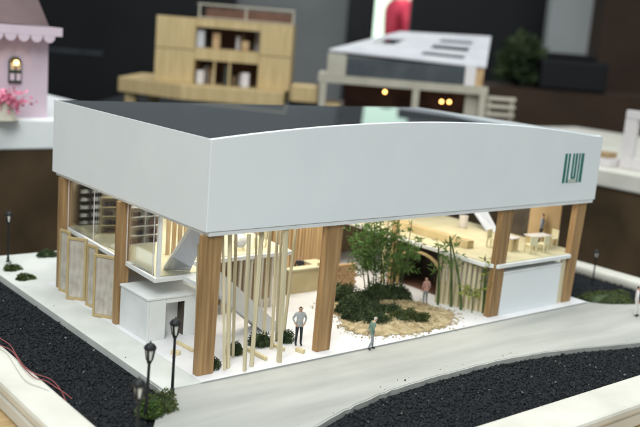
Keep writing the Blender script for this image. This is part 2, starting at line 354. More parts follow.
# upper slabs
SZ0, SZ1 = .0525, .0565
def lift(y): return .0006 + .0068*max(0, y-.132)/.15
def lifted(o):
    for v in o.data.vertices: v.co.z += lift(v.co.y)
    return o
lw = MB()
lw.prism([(.0125, .0915), (.066, .0915), (.066, .128), (.186, .128), (.186, .284), (.0125, .284)], SZ0-ZF, SZ1-ZF)
lifted(lw.build('upper_floor_slab', 'white_card', B, .0004))
_ff = MB().prism([(.0155, .0945), (.063, .0945), (.063, .131), (.183, .131), (.183, .281), (.0155, .281)], SZ1-ZF+.0001, SZ1-ZF+.0008)
lifted(_ff.build('floor_finish', 'floor_cream', B))
MB().prism([(.3435, .0190), (.3530, .0045), (.474, .0045), (.474, .0012+.01), (.495, .0112), (.495, .284), (.3415, .284)], SZ0-ZF, SZ1-ZF).build('upper_floor_slab', 'white_card', B, .0004)
MB().prism([(.3462, .0200), (.3545, .0075), (.471, .0075), (.471, .0142), (.492, .0142), (.492, .281), (.3445, .281)], SZ1-ZF+.0001, SZ1-ZF+.0008).build('floor_finish', 'floor_yellow', B)
FT = SZ1+.0009
# back walls
bb('back_wall', 'beige_wall', .0200, .1860, .2845, .2865, ZF, Z1-.0034)
bb('back_wall', 'tan_wall', .1862, .4700, .2845, .2865, ZF, Z1-.0034)
bb('end_wall', 'tan_wall', .0130, .0200, .2765, .2845, FT+.007, Z1-.0034)
# white entry room, with recessed doorway
bx0, bx1, by0, by1, bh = .0080, .0690, .0930, .1430, .0375
bb('entry_wall', 'white_card', bx0, bx0+.002, by0, by1, ZF, bh, None, .0003)
bb('entry_wall', 'white_card', bx0+.0021, .0255, by0, by0+.002, ZF, bh, None, .0003)
bb('entry_wall', 'white_card', .0445, bx1, by0, by0+.002, ZF, bh, None, .0003)
bb('entry_wall', 'white_card', .0256, .0444, by0, by0+.002, .0335, bh)
bb('entry_wall', 'white_card', bx0+.0021, bx1, by1-.002, by1, ZF, bh)
bb('door_jamb', 'white_card', .0235, .0254, by0+.0021, by0+.013, ZF, .0337)
bb('door_recess', 'white_card', .0256, .0444, by0+.0131, by0+.015, ZF, .0337)
bb('doorway', 'dark_panel', .0446, .0460, by0+.0021, by0+.0130, ZF, .0330)  # dark sheet standing in for the shaded door opening
bb('entry_roof', 'white_card', bx0-.0008, bx1+.001, by0-.0008, by1+.0008, bh+.0001, bh+.0022, None, .0004)
# white posts and acrylic panes on the left side, upper floor
bb('mullion', 'white_card', .0150, .0182, .0922, .0948, SZ1+.0001, Z1-.0034)
bb('glass_pane', 'acrylic', .0128, .0138, .0955, .1440, SZ1+.0022, Z1-.0034)
bb('glass_pane', 'acrylic', .0128, .0138, .1520, .2680, SZ1+.0068, Z1-.0034)
bb('glass_pane', 'acrylic', .0190, .0600, .0925, .0935, SZ1+.0001, Z1-.0034)
for y_, z_ in ((.0955, .0016), (.1432, .0016), (.1520, .0050), (.2100, .0065), (.2672, .0066)): bb('pane_glint', 'cloth_white', .0122, .0127, y_, y_+.0007, SZ1+.0002+z_, Z1-.0034)  # white strips standing in for bright glints along the panes
# leaning attic stair panel on left: rises towards the front
A_, B_ = at(166, 269.5, z=FT+.001), at(190, 271, z=FT+.001)
D_, C_ = at(193.5, 227, y=.052), at(205, 238, y=.052)
def quad_slab(name, m, a, b, c, d, th, parent=B):
    a, b, c, d = [Vector(p)-Vector((0, 0, ZF)) for p in (a, b, c, d)]; n = (b-a).cross(d-a).normalized()*th
    return MB().add([a, b, c, d, a+n, b+n, c+n, d+n], [(3, 2, 1, 0), (4, 5, 6, 7), (0, 1, 5, 4), (1, 2, 6, 5), (2, 3, 7, 6), (3, 0, 4, 7)]).build(name, m, parent)
quad_slab('attic_stair', 'shaded_card', A_, B_, C_, D_, -.0016)
e_ = (B_-A_).normalized()
quad_slab('stair_string', 'white_card', A_-e_*.0026, A_-e_*.0002, D_-e_*.0002, D_-e_*.0026, -.0026)
# main stair: solid white flight ascending to the left
st = MB(); sx_top, sx_bot, sy0, sy1, nst = .062, .128, .0700, .0900, 12
prof = [(sx_bot, ZF), ]
for i in range(nst):
    x = sx_bot-(sx_bot-sx_top)*i/nst; z = ZF+(SZ1-ZF)*(i+1)/nst
    prof += [(x, z), (sx_bot-(sx_bot-sx_top)*(i+1)/nst, z)]
prof += [(sx_top, SZ1-.010), (sx_bot-.012, ZF)]
st.prism_y([(x, z-ZF) for x, z in reversed(prof)][::-1], sy0+.0012, sy1-.0012); st.build('stair_flight', 'white_card', B)
for y in (sy0, sy1-.0011):
    MB().prism_y([(sx_bot+.002, 0), (sx_bot+.004, .004), (sx_top, SZ1+.008-ZF), (sx_top, SZ1-.012-ZF), (sx_bot-.014, 0)][::-1][::-1], y, y+.0011).build('stair_stringer', 'white_card', B)
bb('stair_landing', 'white_card', .0400, .0618, .0700, .0913, SZ0, SZ1)
# slat screen under the gallery
for i in range(13):
    x = .1000 + i*.0063
    bb('screen_slat', 'pale_slat', x, x+.0024, .1300, .1322, ZF, SZ0+.0004)
bb('screen_backing', 'tan_wall', .0960, .1850, .1560, .1575, ZF, SZ0-.0001)
# timber slat wall behind the counter (gently curved)
for i in range(34):
    x = .1900 + i*.0046; y = .236 - .020*math.sin(math.pi*i/33)
    MB().box(-.0016, .0016, -.001, .001, 0, Z1-.004-ZF).build('wall_slat', 'slat_wood', B, loc=(x, y, 0))
bb('slat_backing', 'tan_wall', .1880, .3400, .2400, .2415, ZF, Z1-.0036)
# right wing, side facing the court: bamboo fence, dark tunnel with arched timber frame
p0, p1 = Vector((.3385, .0690, 0)), Vector((.3600, .0190, 0))
for i in range(11):
    p = p0.lerp(p1, i/10)
    MB().box(-.0016, .0016, -.0009, .0009, 0, SZ0-ZF-.0002-(i % 3)*.0006).build('fence_slat', 'balsa', B, loc=(p.x-.0022, p.y-.0010, 0), rz=math.atan2(p1.y-p0.y, p1.x-p0.x))
d_ = (p1-p0).normalized(); nn = Vector((-d_.y, d_.x, 0))
MB().bar(p0+Vector((0, 0, .012))+nn*.001, p1+Vector((0, 0, .012))+nn*.001, .0012, .024).build('fence_panel', 'balsa_flat', B)
bb('tunnel_wall', 'dark_panel', .3950, .3965, .0300, .1500, ZF, SZ0-.0001)
bb('tunnel_wall', 'dark_panel', .3460, .3948, .1480, .1495, ZF, SZ0-.0001)
bb('tunnel_floor', 'brown_inner', .3560, .3948, .0720, .1478, ZF+.0001, ZF+.0012)
arch = []
for i in range(13): a = math.pi*i/12; arch.append((.1060+.031*math.cos(a), .030+.0165*math.sin(a)))
am = MB()
for i in range(12):
    (y1, z1), (y2, z2) = arch[i], arch[i+1]
    am.bar((.3450, y1, z1-ZF), (.3450, y2, z2-ZF), .0030, .0022)
am.build('arch_frame', 'frame_wood', B)
bb('arch_post', 'frame_wood', .3435, .3465, .1360, .1382, ZF, .0305); bb('arch_post', 'frame_wood', .3435, .3465, .0740, .0762, ZF, .0305)
bb('timber_post', 'slat_wood', .3385, .3425, .1400, .1480, ZF, Z1-.0036, None, .0003)
bb('timber_post', 'balsa', .3340, .3365, .1500, .1540, ZF, Z1-.0036)
# storage box under the right wing
bb('store_front', 'foamboard', .3650, .4620, .0068, .0088, ZF, .0455, None, .0003)
bb('store_side', 'white_card', .3650, .3670, .0089, .0900, ZF, .0455); bb('store_side', 'white_card', .4600, .4620, .0089, .0900, ZF, .0455)
bb('store_top', 'white_card', .3645, .4625, .0062, .0900, .0456, .0472, None, .0003)
bb('door_trim', 'balsa', .3600, .3646, .0082, .0100, ZF, SZ0-.0001); bb('door_trim', 'balsa', .4632, .4712, .0082, .0100, ZF, SZ0-.0001)
# upper right wing: parapet bench along court edge, partition, leaning stair, glass front
bb('bench_rail', 'balsa_flat', .3730, .3748, .0660, .1750, FT, FT+.0080); bb('bench_seat', 'frame_wood', .3749, .3830, .0660, .1750, FT+.0062, FT+.0082)
bb('bench_rail', 'balsa_flat', .3749, .3830, .0658, .0672, FT, FT+.0061)
bb('partition', 'tan_wall', .4930, .4948, .0380, .0800, FT, Z1-.0036)
bb('partition', 'dark_panel', .4930, .4948, .0801, .1060, FT, Z1-.0036)  # this dark sheet stands in for a shaded opening beside the tan wall
bb('partition', 'beige_wall', .4100, .4600, .2300, .2320, FT, Z1-.0036)
q0, q1 = at(486, 231, z=FT), at(499, 233, z=FT)
q3, q2 = at(470, 207, y=q0.y+.030), at(484, 205, y=q0.y+.030)
quad_slab('attic_stair', 'shaded_card', q0, q1, q2, q3, .0016)

# ------------------------------------------------------------------ folding screens on the left side
scr = [((59, 290), (68.5, 294), 'half open'), ((66, 298.5), (85.5, 301), ''), ((86, 305), (95.5, 309), ''), ((92.5, 315.5), (115, 319.5), '')]
lab = ['narrow folding screen in timber frame beside the rear side column', 'wide folding screen in timber frame, second from the rear side column',
       'narrow folding screen in timber frame, third from the rear side column', 'wide folding screen in timber frame next to the white entry room']
for (pa, pb, _), l in zip(scr, lab):
    a, b = at(*pa, z=.0016), at(*pb, z=.0016); a.x = min(a.x, .0108); b.x = min(b.x, .0108); w = (b-a).length; H = SZ0-.0016+lift((a.y+b.y)/2-.012)+.0058
    e = empty('folding_screen', a, math.atan2(b.y-a.y, b.x-a.x)); tag(e, l, 'screen', 'folding screens along the side of the museum')
    th = .0011
    MB().box(0, .0022, -th, th, 0, H).build('frame_stile', 'frame_wood', e, .0002); MB().box(w-.0022, w, -th, th, 0, H).build('frame_stile', 'frame_wood', e, .0002)
    MB().box(.0023, w-.0023, -th, th, 0, .0026).build('frame_rail', 'frame_wood', e, .0002); MB().box(.0023, w-.0023, -th, th, H-.0026, H).build('frame_rail', 'frame_wood', e, .0002)
    MB().box(.0023, w-.0023, -.0003, .0003, .0027, H-.0027).build('screen_panel', 'screen_panel', e)

# ------------------------------------------------------------------ furniture
def shelf(loc, rz, w, h, d, cols, rows, frame, books, label, gap):
    e = empty('bookshelf', loc, rz); tag(e, label, 'bookshelf', 'bookshelves on the upper floor')
    for i in range(cols+1): x = w*i/cols; MB().box(x-.0006, x+.0006, 0, d, 0, h).build('upright', frame, e)
    MB().box(-.0006, w+.0006, d+.0001, d+.0009, 0, h).build('back', 'shelf_cream' if frame != 'black_shelf' else frame, e)
    for r in range(rows+1): z = h*r/rows; MB().box(.0007, w-.0007, .0001, d-.0001, max(0, z-.0008), z if r else .0008).build('shelf_board', frame, e)
    for r in range(rows):
        for c in range(cols):
            m = MB(); x = w*c/cols+.0022; x1 = w*(c+1)/cols-.0022
            while x < x1-.0006:
                bw = random.uniform(.0007, .0016); bh = (h/rows-.0010)*random.uniform(.35, .62)
                if random.random() > gap: m.box(x, x+bw, .0006, d*.8, h*r/rows+(.0009 if r == 0 else .0001), h*r/rows+.0001+bh)
                x += bw+.00008
            if m.v: m.build('book_row', books, e)
shelf((.0235, .2690, FT+lift(.270)), math.radians(-4), .0235, .040, .006, 2, 5, 'black_shelf', 'books_white', 'black bookshelf with white books on the upper floor', .05)
shelf((.0300, .2330, FT+lift(.234)), math.radians(-14), .017, .036, .006, 1, 4, 'balsa_flat', 'books_dark', 'narrow cream bookshelf with dark books on the upper floor', .35)
shelf((.0385, .1900, FT+lift(.191)), math.radians(1), .034, .036, .006, 2, 4, 'white_card', 'books_dark', 'wide white bookshelf with dark books on the upper floor', .35)
# vertical timber strips behind the leaning stair
e = empty('timber_screen', (.0560, .1500, FT+lift(.151))); tag(e, 'short screen of upright timber strips behind the slanting white stair panel', 'screen')
for i in range(7): MB().box(i*.0062, i*.0062+.0036, 0, .0018, 0, .0500).build('strip', 'slat_wood', e)
MB().box(-.001, .043, .0016, .0030, .0460, .0500).build('head_rail', 'slat_wood', e)

def chair_proto(m):
    e = empty('chair'); w = .0095
    MB().box(-w/2, w/2, -w/2, w/2, .0085, .0097).build('seat', m, e)
    MB().box(-w/2, w/2, w/2-.0010, w/2, .0098, .0190).build('backrest', m, e)
    for sx in (-1, 1):
        for sy in (-1, 1): MB().box(sx*(w/2-.0007)-.0006, sx*(w/2-.0007)+.0006, sy*(w/2-.0007)-.0006, sy*(w/2-.0007)+.0006, 0, .0084).build('leg', m, e)
    return e
proto = chair_proto('chair_cream'); first = [True]
def chair(x, y, z, rz, label, group):
    o = proto if first[0] else copy_tree(proto); first[0] = False
    o.location = (x, y, z); o.rotation_euler.z = rz; tag(o, label, 'chair', group); return o
def table(x, y, z, rz, w, d, h, label):
    e = empty('dining_table', (x, y, z), rz); tag(e, label, 'table', 'cafe tables on the upper floor')
    MB().box(-w/2, w/2, -d/2, d/2, h-.0012, h).build('table_top', 'cloth_white', e, .0003)
    for s in (-1, 1): MB().box(s*(w/2-.003)-.0015, s*(w/2-.003)+.0015, -d/2+.0015, d/2-.0015, 0, h-.0016).build('trestle', 'balsa_flat', e)
    return e
ta = at(546, 236.5, z=FT+.0145); tb = at(519, 239.5, z=FT+.0145)
tx = min(ta.x, .472)
table(.4600, .0400, FT, math.radians(-6), .030, .016, .0145, 'long white cafe table near the front right column')
table(.4180, .0440, FT, math.radians(4), .016, .014, .0145, 'small white cafe table beside the inner timber column')
G = 'cafe chairs on the upper floor'
chair(.4470, .0235, FT, math.radians(185), 'cream chair at the front side of the long white cafe table', G)
chair(.4830, .0380, FT, math.radians(-95), 'cream chair at the end of the long white cafe table', G)
chair(.4090, .0620, FT, math.radians(10), 'cream chair behind the small white cafe table', G)
chair(.4290, .0260, FT, math.radians(170), 'cream chair in front of the small white cafe table', G)
chair(.3820, .0300, FT, math.radians(60), 'cream chair just left of the small white cafe table beside glass front', G)
G2 = 'chairs on the gallery'
chair(.0960, .1420, FT+lift(.1420), math.radians(20), 'cream chair on the gallery below the white globe lamp', G2)
chair(.1330, .1450, FT+lift(.1450), math.radians(-25), 'cream chair on the gallery between two timber poles', G2)
chair(.1600, .1480, FT+lift(.1480), math.radians(200), 'cream chair at the far end of the gallery rail', G2)
# pendant globe
gp = at(240, 240.5, y=.112)
e = empty('globe_lamp', (gp.x, gp.y, 0)); tag(e, 'white globe pendant lamp hanging over the gallery', 'lamp')
MB().lathe([(max(.0002, .0066*math.sin(math.pi*i/12)), gp.z-.0066*math.cos(math.pi*i/12)) for i in range(13)], 18).build('globe', 'white_card', e, smooth=True)
MB().tube([(0, 0, gp.z+.0064), (0, 0, Z2-.0130)], .0003, 5).build('cord', 'white_wire', e)
# white round planter, upper right wing
pp = at(464.5, 226, z=FT); pp.x = min(pp.x, .455); 
e = empty('planter', (.4540, .1450, FT)); tag(e, 'white round planter on the yellow upper floor beside slanting stair', 'planter')
MB().lathe([(.0042, 0), (.0050, .004), (.0054, .0150), (.0046, .0150), (.0044, .0125)], 18).build('pot', 'cloth_white', e, smooth=False)
MB().lathe([(.0043, .0120), (.0030, .0135), (.0005, .0140)], 12).build('soil', 'earth', e)
# reception counter
e = empty('reception_counter', (.2050, .1560, .0016)); tag(e, 'pale timber L-shaped reception counter before the slat wall', 'counter')
MB().box(0, .058, 0, .002, 0, .0245).build('front_panel', 'balsa_flat', e, .0002)
MB().box(-.001, .059, -.001, .010, .0246, .0266).build('counter_top', 'floor_cream', e, .0003)
MB().box(.040, .058, .0101, .028, .0246, .0266).build('counter_top', 'floor_cream', e, .0003)
MB().box(.0560, .0580, .0021, .028, 0, .0245).build('side_panel', 'balsa_flat', e); MB().box(0, .002, .0021, .010, 0, .0245).build('side_panel', 'balsa_flat', e)
MB().box(.040, .0559, .0021, .0036, .0267, .0300).build('raised_ledge', 'balsa_flat', e)
# stacked timber block wall
e = empty('block_wall', (.2720, .1540, .0016), math.radians(-4)); tag(e, 'low wall of stacked brown timber blocks beside the bamboo', 'wall')
bm = MB().box(-.0029, .0029, -.0022, .0022, 0, .0036).build('block', 'brick_wood', e, .0003, loc=(0, 0, 0)); k = 0
for r in range(7):
    for c in range(4):
        o = bm if k == 0 else bm.copy()
        if k: COL.objects.link(o)
        o.location = (c*.0060+(r % 2)*.0025+random.uniform(-.0003, .0003), random.uniform(-.0004, .0004), r*.0038); k += 1

# ------------------------------------------------------------------ timber poles in the front left bay
POL = [((223, 235), (224.5, 370), .0022, 'slim timber pole right beside the near corner column'), ((230, 233), (228, 368), .0028, 'timber pole paired with the one beside the near corner column'),
       ((249, 233), (244.5, 371), .0024, 'slim timber pole in front of the small shrubs'), ((262, 231), (251.5, 366), .0032, 'leaning timber pole before the white stair'),
       ((286, 230), (279, 362), .0034, 'thick leaning timber pole by the grey-jacketed figure'), ((295.5, 232), (283, 341), .0022, 'slim slanting timber pole behind the thick one near grey figure'),
       ((270, 232), (263, 344), .0026, 'timber pole rising from the shrub in front of stair foot'), ((198.5, 245), (195.5, 349), .0018, 'thin pale timber strip half hidden by the near corner column'),
       ((236, 233), (233, 357), .0020, 'pale timber strip behind the paired poles near the corner column'), ((256.5, 232), (253.5, 352), .0016, 'thin pale timber strip right behind the leaning pole'),
       ((277.5, 231), (271.5, 349), .0022, 'pale timber pole between the stair foot and the thick leaning pole'), ((281.5, 230.5), (276, 341), .0018, 'thin timber strip tucked behind the thick leaning pole')]
for (pt, pb, w, l) in POL:
    b = at(*pb, z=.0016); tpt = at(*pt, y=b.y+.004); k = (Z1-.0036-b.z)/(tpt.z-b.z); tpt = b+(tpt-b)*k
    e = MB().bar((0, 0, 0), tpt-b, w, w).build('timber_pole', 'balsa', None, .0002, loc=b); tag(e, l, 'pole', 'upright timber poles in the front bay')
STK = [((248, 351), (266, 360.5), .0030, 'short timber stick lying on the white floor between shrubs'), ((296, 351), (304, 353.5), .0034, 'small timber block on the floor by the feet of grey figure'),
       ((177, 343.5), (193, 352), .0026, 'yellow timber stick on the floor before the entry room'), ((171, 354), (180, 355), .0034, 'pale orange block on the floor before the entry room'),
       ((272, 346), (284, 351), .0028, 'short timber stick by the thick leaning pole'), ((232, 349), (246, 356), .0024, 'thin timber stick behind the slim front pole')]
for a, b, w, l in STK:
    a = at(*a, z=.0016); b = at(*b, z=.0016); a.z = b.z = .0016
    o = MB().bar((0, 0, w/2), b-a+Vector((0, 0, w/2)), w, w).build('timber_stick', 'balsa_flat', None, .0002, loc=a); tag(o, l, 'timber stick', 'timber pieces on the floor')

# ------------------------------------------------------------------ plants
def leafmesh(pts, dirs, ln, wd):
    n = len(pts); V = np.zeros((n, 4, 3)); d = dirs/np.linalg.norm(dirs, axis=1)[:, None]
    s = np.cross(d, rng.normal(size=(n, 3))); s /= np.linalg.norm(s, axis=1)[:, None]
    V[:, 0] = pts; V[:, 2] = pts + d*ln[:, None]; V[:, 1] = pts + d*ln[:, None]*.4 + s*wd[:, None]; V[:, 3] = pts + d*ln[:, None]*.4 - s*wd[:, None]
    F = (np.arange(n*4).reshape(n, 4)).tolist(); return V.reshape(-1, 3).tolist(), F
def blob(cx, cy, cz, rx, ry, rz, seed):
    r = np.random.default_rng(seed); ph = r.uniform(0, 6.28, 8)
    vs = []; fs = []; nu, nv = 20, 8
    for j in range(nv+1):
        th = math.pi/2*j/nv
        for i in range(nu):
            a = 2*math.pi*i/nu; k = 1+.14*math.sin(3*a+ph[0])+.10*math.sin(5*a+ph[1]+3*th)+.07*math.sin(8*a+ph[2]-4*th)
            vs.append((cx+rx*k*math.cos(a)*math.cos(th), cy+ry*k*math.sin(a)*math.cos(th), cz+rz*math.sin(th)*(1+.15*math.sin(2*a+ph[3]))))
    for j in range(nv):
        for i in range(nu): fs.append((j*nu+i, j*nu+(i+1) % nu, (j+1)*nu+(i+1) % nu, (j+1)*nu+i))
    return vs, fs
def shrub(name, label, x, y, z, rx, ry, rz, n, leaf, m, group=None, cat='shrub', core='moss', seed=1):
    e = empty(name, (x, y, z)); tag(e, label, cat, group)
    vs, fs = blob(0, 0, 0, rx*.86, ry*.86, rz*.86, seed); MB().add(vs, fs).build('twig_core', core, e)
    r = np.random.default_rng(seed+99); d = r.normal(size=(n, 3)); d[:, 2] = np.abs(d[:, 2]); d /= np.linalg.norm(d, axis=1)[:, None]
    a = np.arctan2(d[:, 1], d[:, 0]); k = (1+.16*np.sin(3*a+seed)+.12*np.sin(5*a+2*seed))*r.uniform(.78, 1.06, n)
    P = d*np.array([rx, ry, rz])*k[:, None]; P[:, 2] = np.maximum(P[:, 2], .0004)
    dr = d + r.normal(size=(n, 3))*.8; dr[:, 2] = np.abs(dr[:, 2])*.8
    V, F = leafmesh(P, dr, leaf*r.uniform(.6, 1.4, n), leaf*r.uniform(.25, .5, n)); MB().add(V, F).build('foliage', m, e); return e
GS = 'small dark shrubs in the front bay'
for i, (px, py, rx, rz, l) in enumerate([(211, 371, .0095, .009, 'dark shrub wedged behind the near corner column'), (237, 357, .0075, .0085, 'dark round shrub behind the slim front pole'),
      (263, 348, .0105, .0095, 'dark wide shrub in front of the white stair'), (288, 345, .0072, .0095, 'dark shrub at the feet of the grey-jacketed figure')]):
    p = at(px, py-2, z=.0016); shrub('shrub', l, p.x, p.y+.004, .0016, rx, rx*.8, rz, 900, .0016, 'moss', GS, seed=11+i)
for i, (px, py, rx, rz, m, l) in enumerate([(160, 408, .0130, .0120, 'shrub_leaf', 'mossy green shrub between the two front street lamps'), (152, 414, .0090, .0085, 'shrub_bright', 'bright green moss clump at the foot of the front street lamp'),
      (12, 271, .0085, .0075, 'shrub_leaf', 'green shrub at the foot of the far left street lamp'), (25, 280, .0095, .0065, 'shrub_leaf', 'low green shrub on the kerb in front of the far left lamp'),
      (47, 257, .0110, .0050, 'moss', 'flat dark shrub on the walkway behind the rear side column')]):
    p = at(px, py, z=0); shrub('shrub', l, p.x, p.y, .0016 if i == 4 else -.001, rx, rx*.8, rz, 1300, .0017, m, 'green shrubs along the kerbs', seed=31+i)
p = at(612, 298, z=0); shrub('moss_patch', 'flat patch of olive moss beside the right hand street lamp', p.x+.003, p.y+.006, BZ+.001, .036, .024, .0085, 2600, .0018, 'shrub_leaf', None, 'moss', seed=51)

# sawdust island with dark moss and bamboo
isl = curve([(.205, .105), (.207, .075), (.190, .045), (.195, .020), (.226, .0075), (.262, .004), (.294, .010), (.320, .030), (.322, .056), (.306, .090), (.275, .115), (.235, .122), (.205, .105)])[:-1]
isl = [(x+.0022*math.sin(1.7*i)+.0016*math.sin(4.3*i+1), y+.0020*math.sin(2.3*i+2)+.0014*math.sin(5.1*i)) for i, (x, y) in enumerate(isl)]
cx_, cy_ = .262, .064
m = MB(); vs = [(cx_, cy_, .0075)]; ring = 5
for r_ in range(1, ring+1):
    f = r_/ring
    for x, y in isl: vs.append((cx_+(x-cx_)*f, cy_+(y-cy_)*f, .0020+.0055*(1-f**2)+random.uniform(-.0003, .0003)))
n = len(isl); fs = [(0, 1+(i+1) % n, 1+i)[::-1] for i in range(n)]
for r_ in range(ring-1):
    for i in range(n): a = 1+r_*n; fs.append((a+i, a+n+i, a+n+(i+1) % n, a+(i+1) % n))
ig = m.add(vs, fs).build('garden_bed', 'sawdust', None, smooth=True); tag(ig, 'low golden sawdust bed under the dark moss in the court', 'garden bed')
zf = lambda X, Y: .0055*np.clip(1-((X-cx_)/.06)**2-((Y-cy_)/.058)**2, 0, 1)
chips('sawdust_flakes', None, [(cx_+(x-cx_)*1.03, cy_+(y-cy_)*1.03) for x, y in isl], 380000, .0010, 'sawdust', .0016, .0010, zf=zf, parent=ig)
chips('sawdust_flakes', None, [(cx_+(x-cx_)*1.13, cy_+(y-cy_)*1.13) for x, y in isl], 90000, .0010, 'sawdust', .0016, .0006, parent=ig)
chips('sawdust_flakes', None, [(cx_+.004+(x-cx_)*1.28, cy_-.002+(y-cy_)*1.22) for x, y in isl], 14000, .0008, 'sawdust', .0016, .0005, parent=ig)
MS = [(347, 312, .014, .010, .011), (362, 321, .014, .009, .009), (378, 324, .014, .009, .009), (390, 316, .014, .010, .011), (343, 300, .016, .012, .016), (357, 306, .022, .016, .015), (378, 300, .020, .015, .018), (395, 300, .018, .014, .015), (372, 315, .020, .012, .011), (405, 321, .017, .011, .010), (419, 322, .012, .008, .008), (335, 296, .010, .010, .012), (352, 318, .012, .008, .009)]
ML = ['dark moss mound spilling over the sawdust by the second column', 'low moss mound hidden behind the green-jacketed figure', 'low moss mound at the front sawdust edge near green figure', 'dark moss mound in the middle of the sawdust bed', 'dark moss mound next to the second timber column', 'broad dark moss mound behind the green-jacketed figure', 'tall dark moss mound under the bamboo clump', 'dark moss mound at the court side of bamboo', 'low dark moss mound on the sawdust just behind green figure',
      'low dark moss mound at the front of the sawdust bed', 'small moss mound at the outer sawdust edge', 'small dark moss mound against the block wall', 'small moss tuft on the sawdust near the second column']
for i, ((px, py, rx, ry, rz), l) in enumerate(zip(MS, ML)):
    p = at(px, py, z=.002); shrub('moss_mound', l, p.x, p.y, .0024, rx, ry, rz, int(1500*rx/.015), .0018, 'moss' if i not in (9, 10) else 'shrub_leaf', 'moss mounds on the sawdust bed', 'moss', seed=60+i)
# bamboo clump
BG = 'bamboo plants in the court'
def bamboo(x, y, z, tx_, ty_, H, r, nl, ln, lm, sm, label, group, lo=.35, seed=1, nodes=8):
    e = empty('bamboo', (x, y, z)); tag(e, label, 'bamboo', group); R_ = np.random.default_rng(seed)
    pts = []; rad = []
    for i in range(nodes+1):
        f = i/nodes; pts.append((tx_*f**1.4, ty_*f**1.4, H*f))
    cm = MB()
    for i in range(nodes):
        rr = r*(1-.5*i/nodes); cm.tube([pts[i], pts[i+1]], [rr, rr*.92], 7)
        cm.tube([Vector(pts[i])-Vector((0, 0, .0002 if i else 0)), Vector(pts[i])+Vector((0, 0, .0003))], rr*1.25, 7)
    cm.build('culm', sm, e)
    P = []; D = []; tw = MB()
    for k in range(nl//7):
        f = R_.uniform(lo, 1.0); base_ = np.array([tx_*f**1.4, ty_*f**1.4, H*f]); a = R_.uniform(0, 6.28); l_ = R_.uniform(.006, .018)*(1.15-.5*f)
        d = np.array([math.cos(a), math.sin(a), R_.uniform(-.1, .7)]); tip = base_+d*l_
        tw.tube([base_, base_+d*l_*.6, tip], [.00022, .00018, .0001], 3)
        for q in range(7):
            t_ = R_.uniform(.35, 1.0); P.append(base_+d*l_*t_); D.append(d*.7+R_.normal(size=3)*.65+np.array([0, 0, -.25]))
    tw.build('twigs', sm, e)
    P = np.array(P); D = np.array(D); V, F = leafmesh(P, D, ln*R_.uniform(.6, 1.3, len(P)), ln*R_.uniform(.09, .16, len(P)))
    MB().add(V, F).build('leaves', lm, e); return e
BS = [(366, 296, 350, 232), (369, 298, 356, 222), (373, 299, 368, 218), (377, 297, 372, 226), (381, 299, 386, 219), (385, 297, 381, 229), (389, 299, 396, 222), (393, 296, 390, 234), (397, 297, 408, 238), (401, 295, 414, 225), (371, 294, 360, 238), (384, 294, 402, 246)]
BW = ['leaning far over the block wall', 'with a broad leafy crown left of the clump centre', 'tall and upright, its top touching the parapet', 'slightly bent, in the middle of the clump', 'tall and dense beside the middle stem', 'short crown amid the taller stems', 'tall, leaning toward the dark tunnel', 'short and bushy behind the front stems', 'bent low toward the dark tunnel', 'brown arching stem with sparse leaves by the tunnel', 'short, behind the block wall stems', 'short outward leaning stem over the moss']
for i, ((bx, by, qx, qy), w_) in enumerate(zip(BS, BW)):
    b = at(bx, by-3, z=.010); tp = at(qx, qy, y=b.y); b.z = .003
    bamboo(b.x, b.y, b.z, tp.x-b.x, random.uniform(-.012, .012), min(tp.z, .108)-b.z, .0007, 260 if i != 9 else 90, .0056, 'bamboo_leaf', 'bamboo_stem' if i != 9 else 'bamboo_stem_dark', 'thin green bamboo '+w_, BG, .38, 80+i)
for i, (bx, by, qx, qy, nl, lm, l) in enumerate([(437, 304, 437.5, 247, 84, 'bamboo_leaf', 'straight dark bamboo at the tunnel end of the slat fence'), (450, 306, 449, 237, 84, 'bamboo_leaf', 'tall bamboo before the middle of the slat fence'),
      (460, 309, 449.5, 240, 56, 'bamboo_leaf', 'slanting bamboo leaning across the slat fence'), (482, 312, 484, 258, 126, 'bamboo_yellow', 'bamboo with yellow leaves next to the inner timber column'), (471, 312, 471, 290, 112, 'bamboo_yellow', 'short yellow-green bamboo sprout at the fence foot')]):
    b = at(bx, by, z=.0016); 
    tp = at(qx, qy, y=b.y); bamboo(b.x-.001, b.y-.002, .0016, tp.x-b.x, 0, min(tp.z, .108), .0015 if i != 4 else .0006, nl, .0055, lm, 'bamboo_stem', l, 'bamboo along the fence', .45, 120+i)

# ------------------------------------------------------------------ street lamps
def lamp_proto():
    e = empty('street_lamp'); n = 12
    MB().lathe([(.0022, 0), (.0022, .0012), (.0015, .0020), (.0016, .0050), (.0009, .0058)], n).build('base', 'black_plastic', e)
    MB().lathe([(.00115, .0059), (.0010, .0280), (.0013, .0290), (.0010, .0300), (.0010, .0425), (.0016, .0437), (.0021, .0455)], n).build('post', 'black_plastic', e)
    MB().lathe([(.0018, .0456), (.0033, .0535)], 8).build('lantern_glass', 'lantern_glass', e)
    for k in range(4):
        a = math.pi*.20+k*math.pi/2; c, s_ = math.cos(a), math.sin(a)
        MB().bar((.0019*c, .0019*s_, .0456), (.0034*c, .0034*s_, .0536), .0014, .0010).build('lantern_bar', 'black_plastic', e)
    MB().lathe([(.0040, .0530), (.0043, .0540), (.0039, .0552), (.0027, .0566), (.0012, .0574), (.0006, .0577), (.0005, .0588)], n).build('cap', 'black_plastic', e)
    return e
lp = lamp_proto()
LS = [((145, 424), 'black street lamp standing in front of the mossy shrub', 1.0), ((172, 395), 'black street lamp before the near corner column', 1.0), ((135.5, 468), 'black street lamp furthest from the near corner column, by gravel', 1.0),
      ((8, 263), 'black street lamp with shrubs at the rear end of walkway', .95), ((592, 287), 'black street lamp in the gravel behind the right corner column', .78)]
